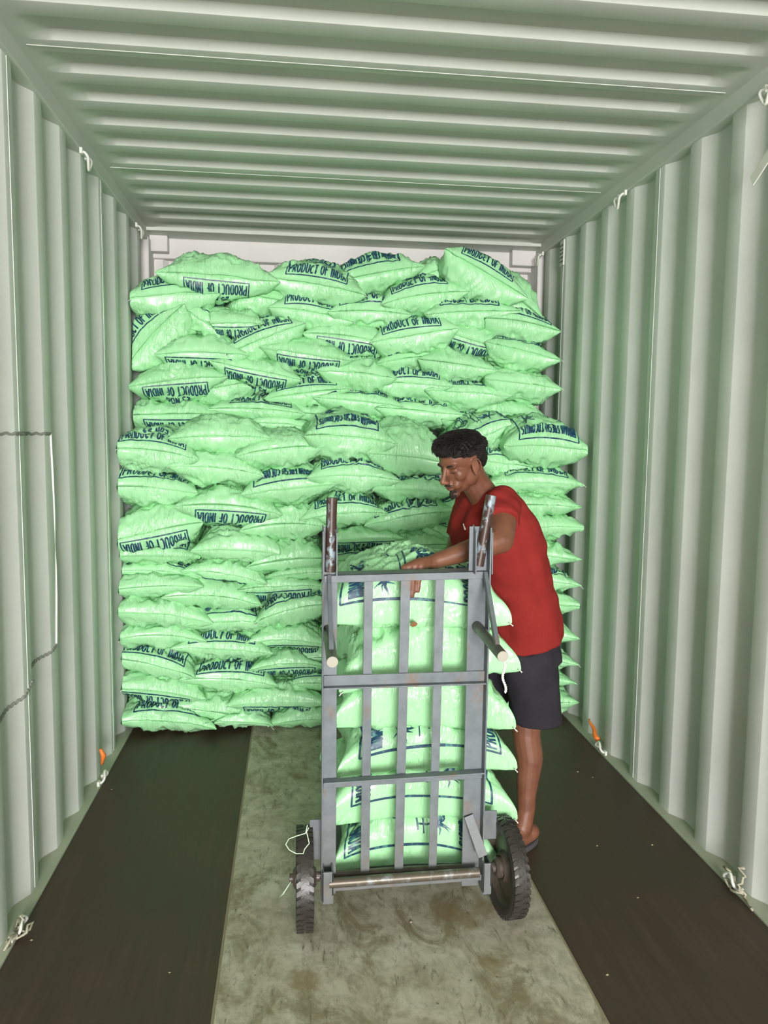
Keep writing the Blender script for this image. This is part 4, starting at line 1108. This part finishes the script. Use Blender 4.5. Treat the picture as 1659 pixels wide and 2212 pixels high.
# --- clothes
def cloth_disp(amp, dirs):
    r = np.random.RandomState(11)
    W_ = [(nz(r.normal(0, 1, 3)*np.array(dirs)), r.uniform(25, 105), r.uniform(0, 6), r.uniform(.4, 1)) for _ in range(9)]
    def f(co, no):
        D = np.zeros(len(co))
        for d, fr, ph, a in W_:
            D += a*np.sin(co@d*fr+ph+1.3*np.sin(co@nz((d[1], d[2], d[0]))*fr*.35+ph))
        return co+no*(D*amp/3)[:, None]
    return f
ta = math.radians(24); TF = np.array([-math.cos(ta), -math.sin(ta), 0]); TL = np.array([math.sin(ta), -math.cos(ta), 0])
def spn(p, q): return nz(np.array(q)-np.array(p))
c0 = atY(1124, 1380, 2.72); c5 = atY(1052, 1075, 2.67)
sp = spn(c0, c5); Aff = nz(TF-sp*(TF@sp)); All = np.cross(sp, Aff)
shirt = MB()
R_ = [(c0, .127, .176), (atY(1120, 1335, 2.72), .124, .172), (atY(1108, 1275, 2.71), .121, .168), (atY(1086, 1215, 2.70), .132, .176), (atY(1071, 1165, 2.70), .140, .185),
      (atY(1058, 1122, 2.69), .125, .180), (atY(1050, 1088, 2.69), .092, .165), (atY(1052, 1064, 2.685), .062, .120)]
loft(shirt, [(c, Aff, a, All, b) for c, a, b in R_])
ell(shirt, SHL+np.array([0, .01, .004]), (.066, .062, .064), None, 12); ell(shirt, SHR+np.array([0, -.01, 0]), (.064, .062, .064), None, 12)
limb(shirt, [NB+np.array([.01, 0, -.035]), SHL+np.array([0, 0, .0])], [.062, .062]); limb(shirt, [NB+np.array([.01, 0, -.035]), SHR], [.062, .060])
def sleeve(mb, a, b, t, r0, r1):
    e = a+(b-a)*t; d = nz(b-a); s1 = nz(np.cross(d, (0, 0, 1.) if abs(d[2]) < .9 else (0, 1., 0))); s2 = np.cross(d, s1)
    loft(mb, [(a-d*.01, s1, r0, s2, r0), (a*.5+e*.5, s1, (r0+r1)*.5, s2, (r0+r1)*.5), (e, s1, r1, s2, r1)], 28)
sleeve(shirt, SHL, ELB, .50, .062, .061); sleeve(shirt, SHR, ELR, .55, .060, .062)
sh = blend('shirt', shirt, SHIRT, man, .0055, 4, cloth_disp(.0062, (1, 1, .6)))
# neckline ribbing and zip pull
mb = MB(); ring = []
for k in range(28):
    t = 2*PI*k/28; ring.append(NB+np.array([.004, 0, -.004])+Aff*(.068*math.cos(t)+.006)+All*.066*math.sin(t)-sp*(.020+.020*math.cos(t)))
mb.tube(ring+[ring[0]], .0065, 8, cap=False); mb.build('collar', SHIRT, man, smooth=True, auto=False)
shorts = MB()
wc = atY(1124, 1380, 2.72)
loft(shorts, [(atY(1112, 1325, 2.72), Aff, .090, All, .138), (atY(1118, 1352, 2.72), Aff, .100, All, .146), (wc, Aff, .112, All, .160), (atY(1128, 1425, 2.72), Aff, .116, All, .172)])
hx = np.array([1, 0, 0.]); hy = np.array([0, 1, 0.])
loft(shorts, [(atY(1138, 1400, 2.66), hx, .102, hy, .105), (atY(1144, 1450, 2.645), hx, .102, hy, .108), (atY(1154, 1510, 2.635), hx, .094, hy, .102), (atY(1156, 1556, 2.63), hx, .092, hy, .100)])
kd = nz(KR-HRr); ka = nz(np.cross(kd, hy)); kb = np.cross(kd, ka)
loft(shorts, [(HRr-kd*.02+np.array([.02, -.03, 0]), ka, .108, kb, .105), (HRr+kd*.12, ka, .100, kb, .104), (HRr+kd*.235, ka, .094, kb, .100)])
st = blend('shorts', shorts, SHORT, man, .006, 4, cloth_disp(.0030, (1, 1, .35)))
# --- hair, brows, moustache, beard
hair = MB()
hell(hair, (-.014, 0, .066), (.096, .078, .054), n=14); hell(hair, (-.038, 0, .042), (.070, .0765, .075), n=14); hell(hair, (.054, 0, .084), (.048, .058, .030), n=14)
hell(hair, (-.068, 0, .0), (.038, .058, .050)); 
def hair_disp(co, no):
    D = np.sin(co@np.array([190, 80, 60.])+2*np.sin(co@np.array([60, 120, 90.])))+.7*np.sin(co@np.array([90, 210, -120.])+1)
    return co+no*(D*.0012)[:, None]
hb = blend('hair', hair, HAIR, man, .0040, 1, hair_disp)
mb = MB(); r = random.Random(21)
def onhair(th, ph):   # directions on the cap
    d = np.array([math.cos(ph)*math.cos(th), math.cos(ph)*math.sin(th), math.sin(ph)])
    return d, np.array([-.010, 0, .054])+d*np.array([.100, .082, .066])
for q in range(2400):
    th = r.uniform(-PI, PI); ph = math.asin(r.uniform(-.15, 1))
    d, p = onhair(th, ph)
    if p[0] > .045 and p[2] < .085: continue
    if abs(d[1]) > .7 and p[2] < .045 and p[0] > -.03: continue
    if p[0] > .03 and p[2] < .105: p = p+np.array([.004, 0, .004])
    L_ = r.uniform(.012, .026)*(1.2 if p[2] > .1 else .5)
    comb = np.array([.9 if p[2] > .07 else -.2, .25*math.sin(q*.37)+.5*d[1], -.1 if p[2] < .07 else .25]); comb = comb/np.linalg.norm(comb)
    pts = [hp(*(p-d*.004))]; cur = p.copy()
    for s_ in range(1, 5):
        t = s_/4; cur = cur+(d*(.55-.5*t)+comb*(.5+.8*t)+np.array([r.uniform(-.2, .2), r.uniform(-.2, .2), -.20*t]))*L_/4
        pts.append(hp(*cur))
    mb.tube(pts, [.0022, .0024, .0019, .0012, .0003], 5, cap=False)
# fringe falling over the forehead
for q in range(170):
    y = r.uniform(-.052, .056); p = np.array([.080-abs(y)*.35, y, .094+r.uniform(-.012, .014)]); pts = [hp(*(p-np.array([.015, 0, 0])))]; cur = p.copy()
    for s_ in range(1, 6):
        t = s_/5; cur = cur+np.array([.0085*(1-t)+.001, .003*math.sin(q)+.002, -.0085*t+.001]); pts.append(hp(*cur))
    mb.tube(pts, [.0026, .0027, .0022, .0017, .0010, .0003], 5, cap=False)
mb.build('hair_lock', HAIR, hb, smooth=True, auto=False)
dgx = bpy.context.evaluated_depsgraph_get(); dgx.update()
from mathutils.bvhtree import BVHTree
def bvh(o):
    n = len(o.data.vertices); co = np.empty(n*3, np.float32); o.data.vertices.foreach_get('co', co)
    return BVHTree.FromPolygons([tuple(x) for x in co.reshape(-1, 3)], [tuple(p.vertices) for p in o.data.polygons])
bs = bvh(sk)
def onface(y, z, off=.0008):
    """drop a point onto the face from the front, in head coordinates"""
    p = hp(.2, y, z); h = bs.ray_cast(Vector(p), Vector(-HR[:, 0]))
    return (np.array(h[0])+HR[:, 0]*off) if h[0] is not None else hp(.08, y, z)
def facehair(name, lines, m=BROW):
    mb = MB()
    for L_, r0 in lines: mb.tube([onface(y, z) for y, z in L_], [r0*math.sin(PI*min(.98, max(.06, (i+.5)/len(L_))))+.0004 for i in range(len(L_))], 6)
    return mb.build(name, m, man, smooth=True, auto=False)
for s in (-1, 1):
    facehair('eyebrow', [([(s*(.010+.0045*i), .0195+.0065*math.sin(i/8*2.2)) for i in range(9)], .0030), ([(s*(.012+.0042*i), .0225+.0060*math.sin(i/8*2.2)) for i in range(9)], .0022)])
    facehair('eyelashes', [([(s*(.018+.0030*i), -.0005-.0040*math.sin(i/8*PI)) for i in range(9)], .0013)])
LIPM, _, _ = mat('lip_skin', (.115, .040, .034), .5)
facehair('moustache', [([(s0*.0042, -.0455-.0011*abs(s0)) for s0 in range(-6, 7)], .0032), ([(s0*.0040, -.0490-.0012*abs(s0)) for s0 in range(-6, 7)], .0028)])
facehair('lips', [([(s0*.0030, -.0605+.0002*abs(s0)) for s0 in range(-6, 7)], .0012)], LIPM)
mb = MB(); rr = random.Random(8)
for q in range(260):
    y = rr.gauss(0, .012); z = -.088+rr.gauss(0, .009)
    if abs(y) > .026 or z > -.074: continue
    a = onface(y, z, -.001)
    if np.linalg.norm(a-hp(.084, 0, -.088)) > .032: continue
    mb.tube([a, a+HR[:, 0]*.004-Up*.003, a+HR[:, 0]*.005-Up*.009], [.0012, .0011, .0003], 4, cap=False)
mb.build('beard', BROW, man, smooth=True, auto=False)
bsh = bvh(sh)
def hit(b_, px, py):
    d = Vector(ray(px, py)).normalized(); h = b_.ray_cast(Vector((CX, 0, CH)), d); return np.array(h[0]) if h[0] is not None else None
z0 = hit(bsh, 1001, 1131); z1 = hit(bsh, 1004, 1144)
if z0 is not None and z1 is not None:
    mb = MB(); mb.bar(z0+np.array([0, -.004, 0]), z1+np.array([0, -.006, 0]), .006, .0025, (1, 0, 0)); mb.build('zip_pull', WSTR, man, bevel=.0006)
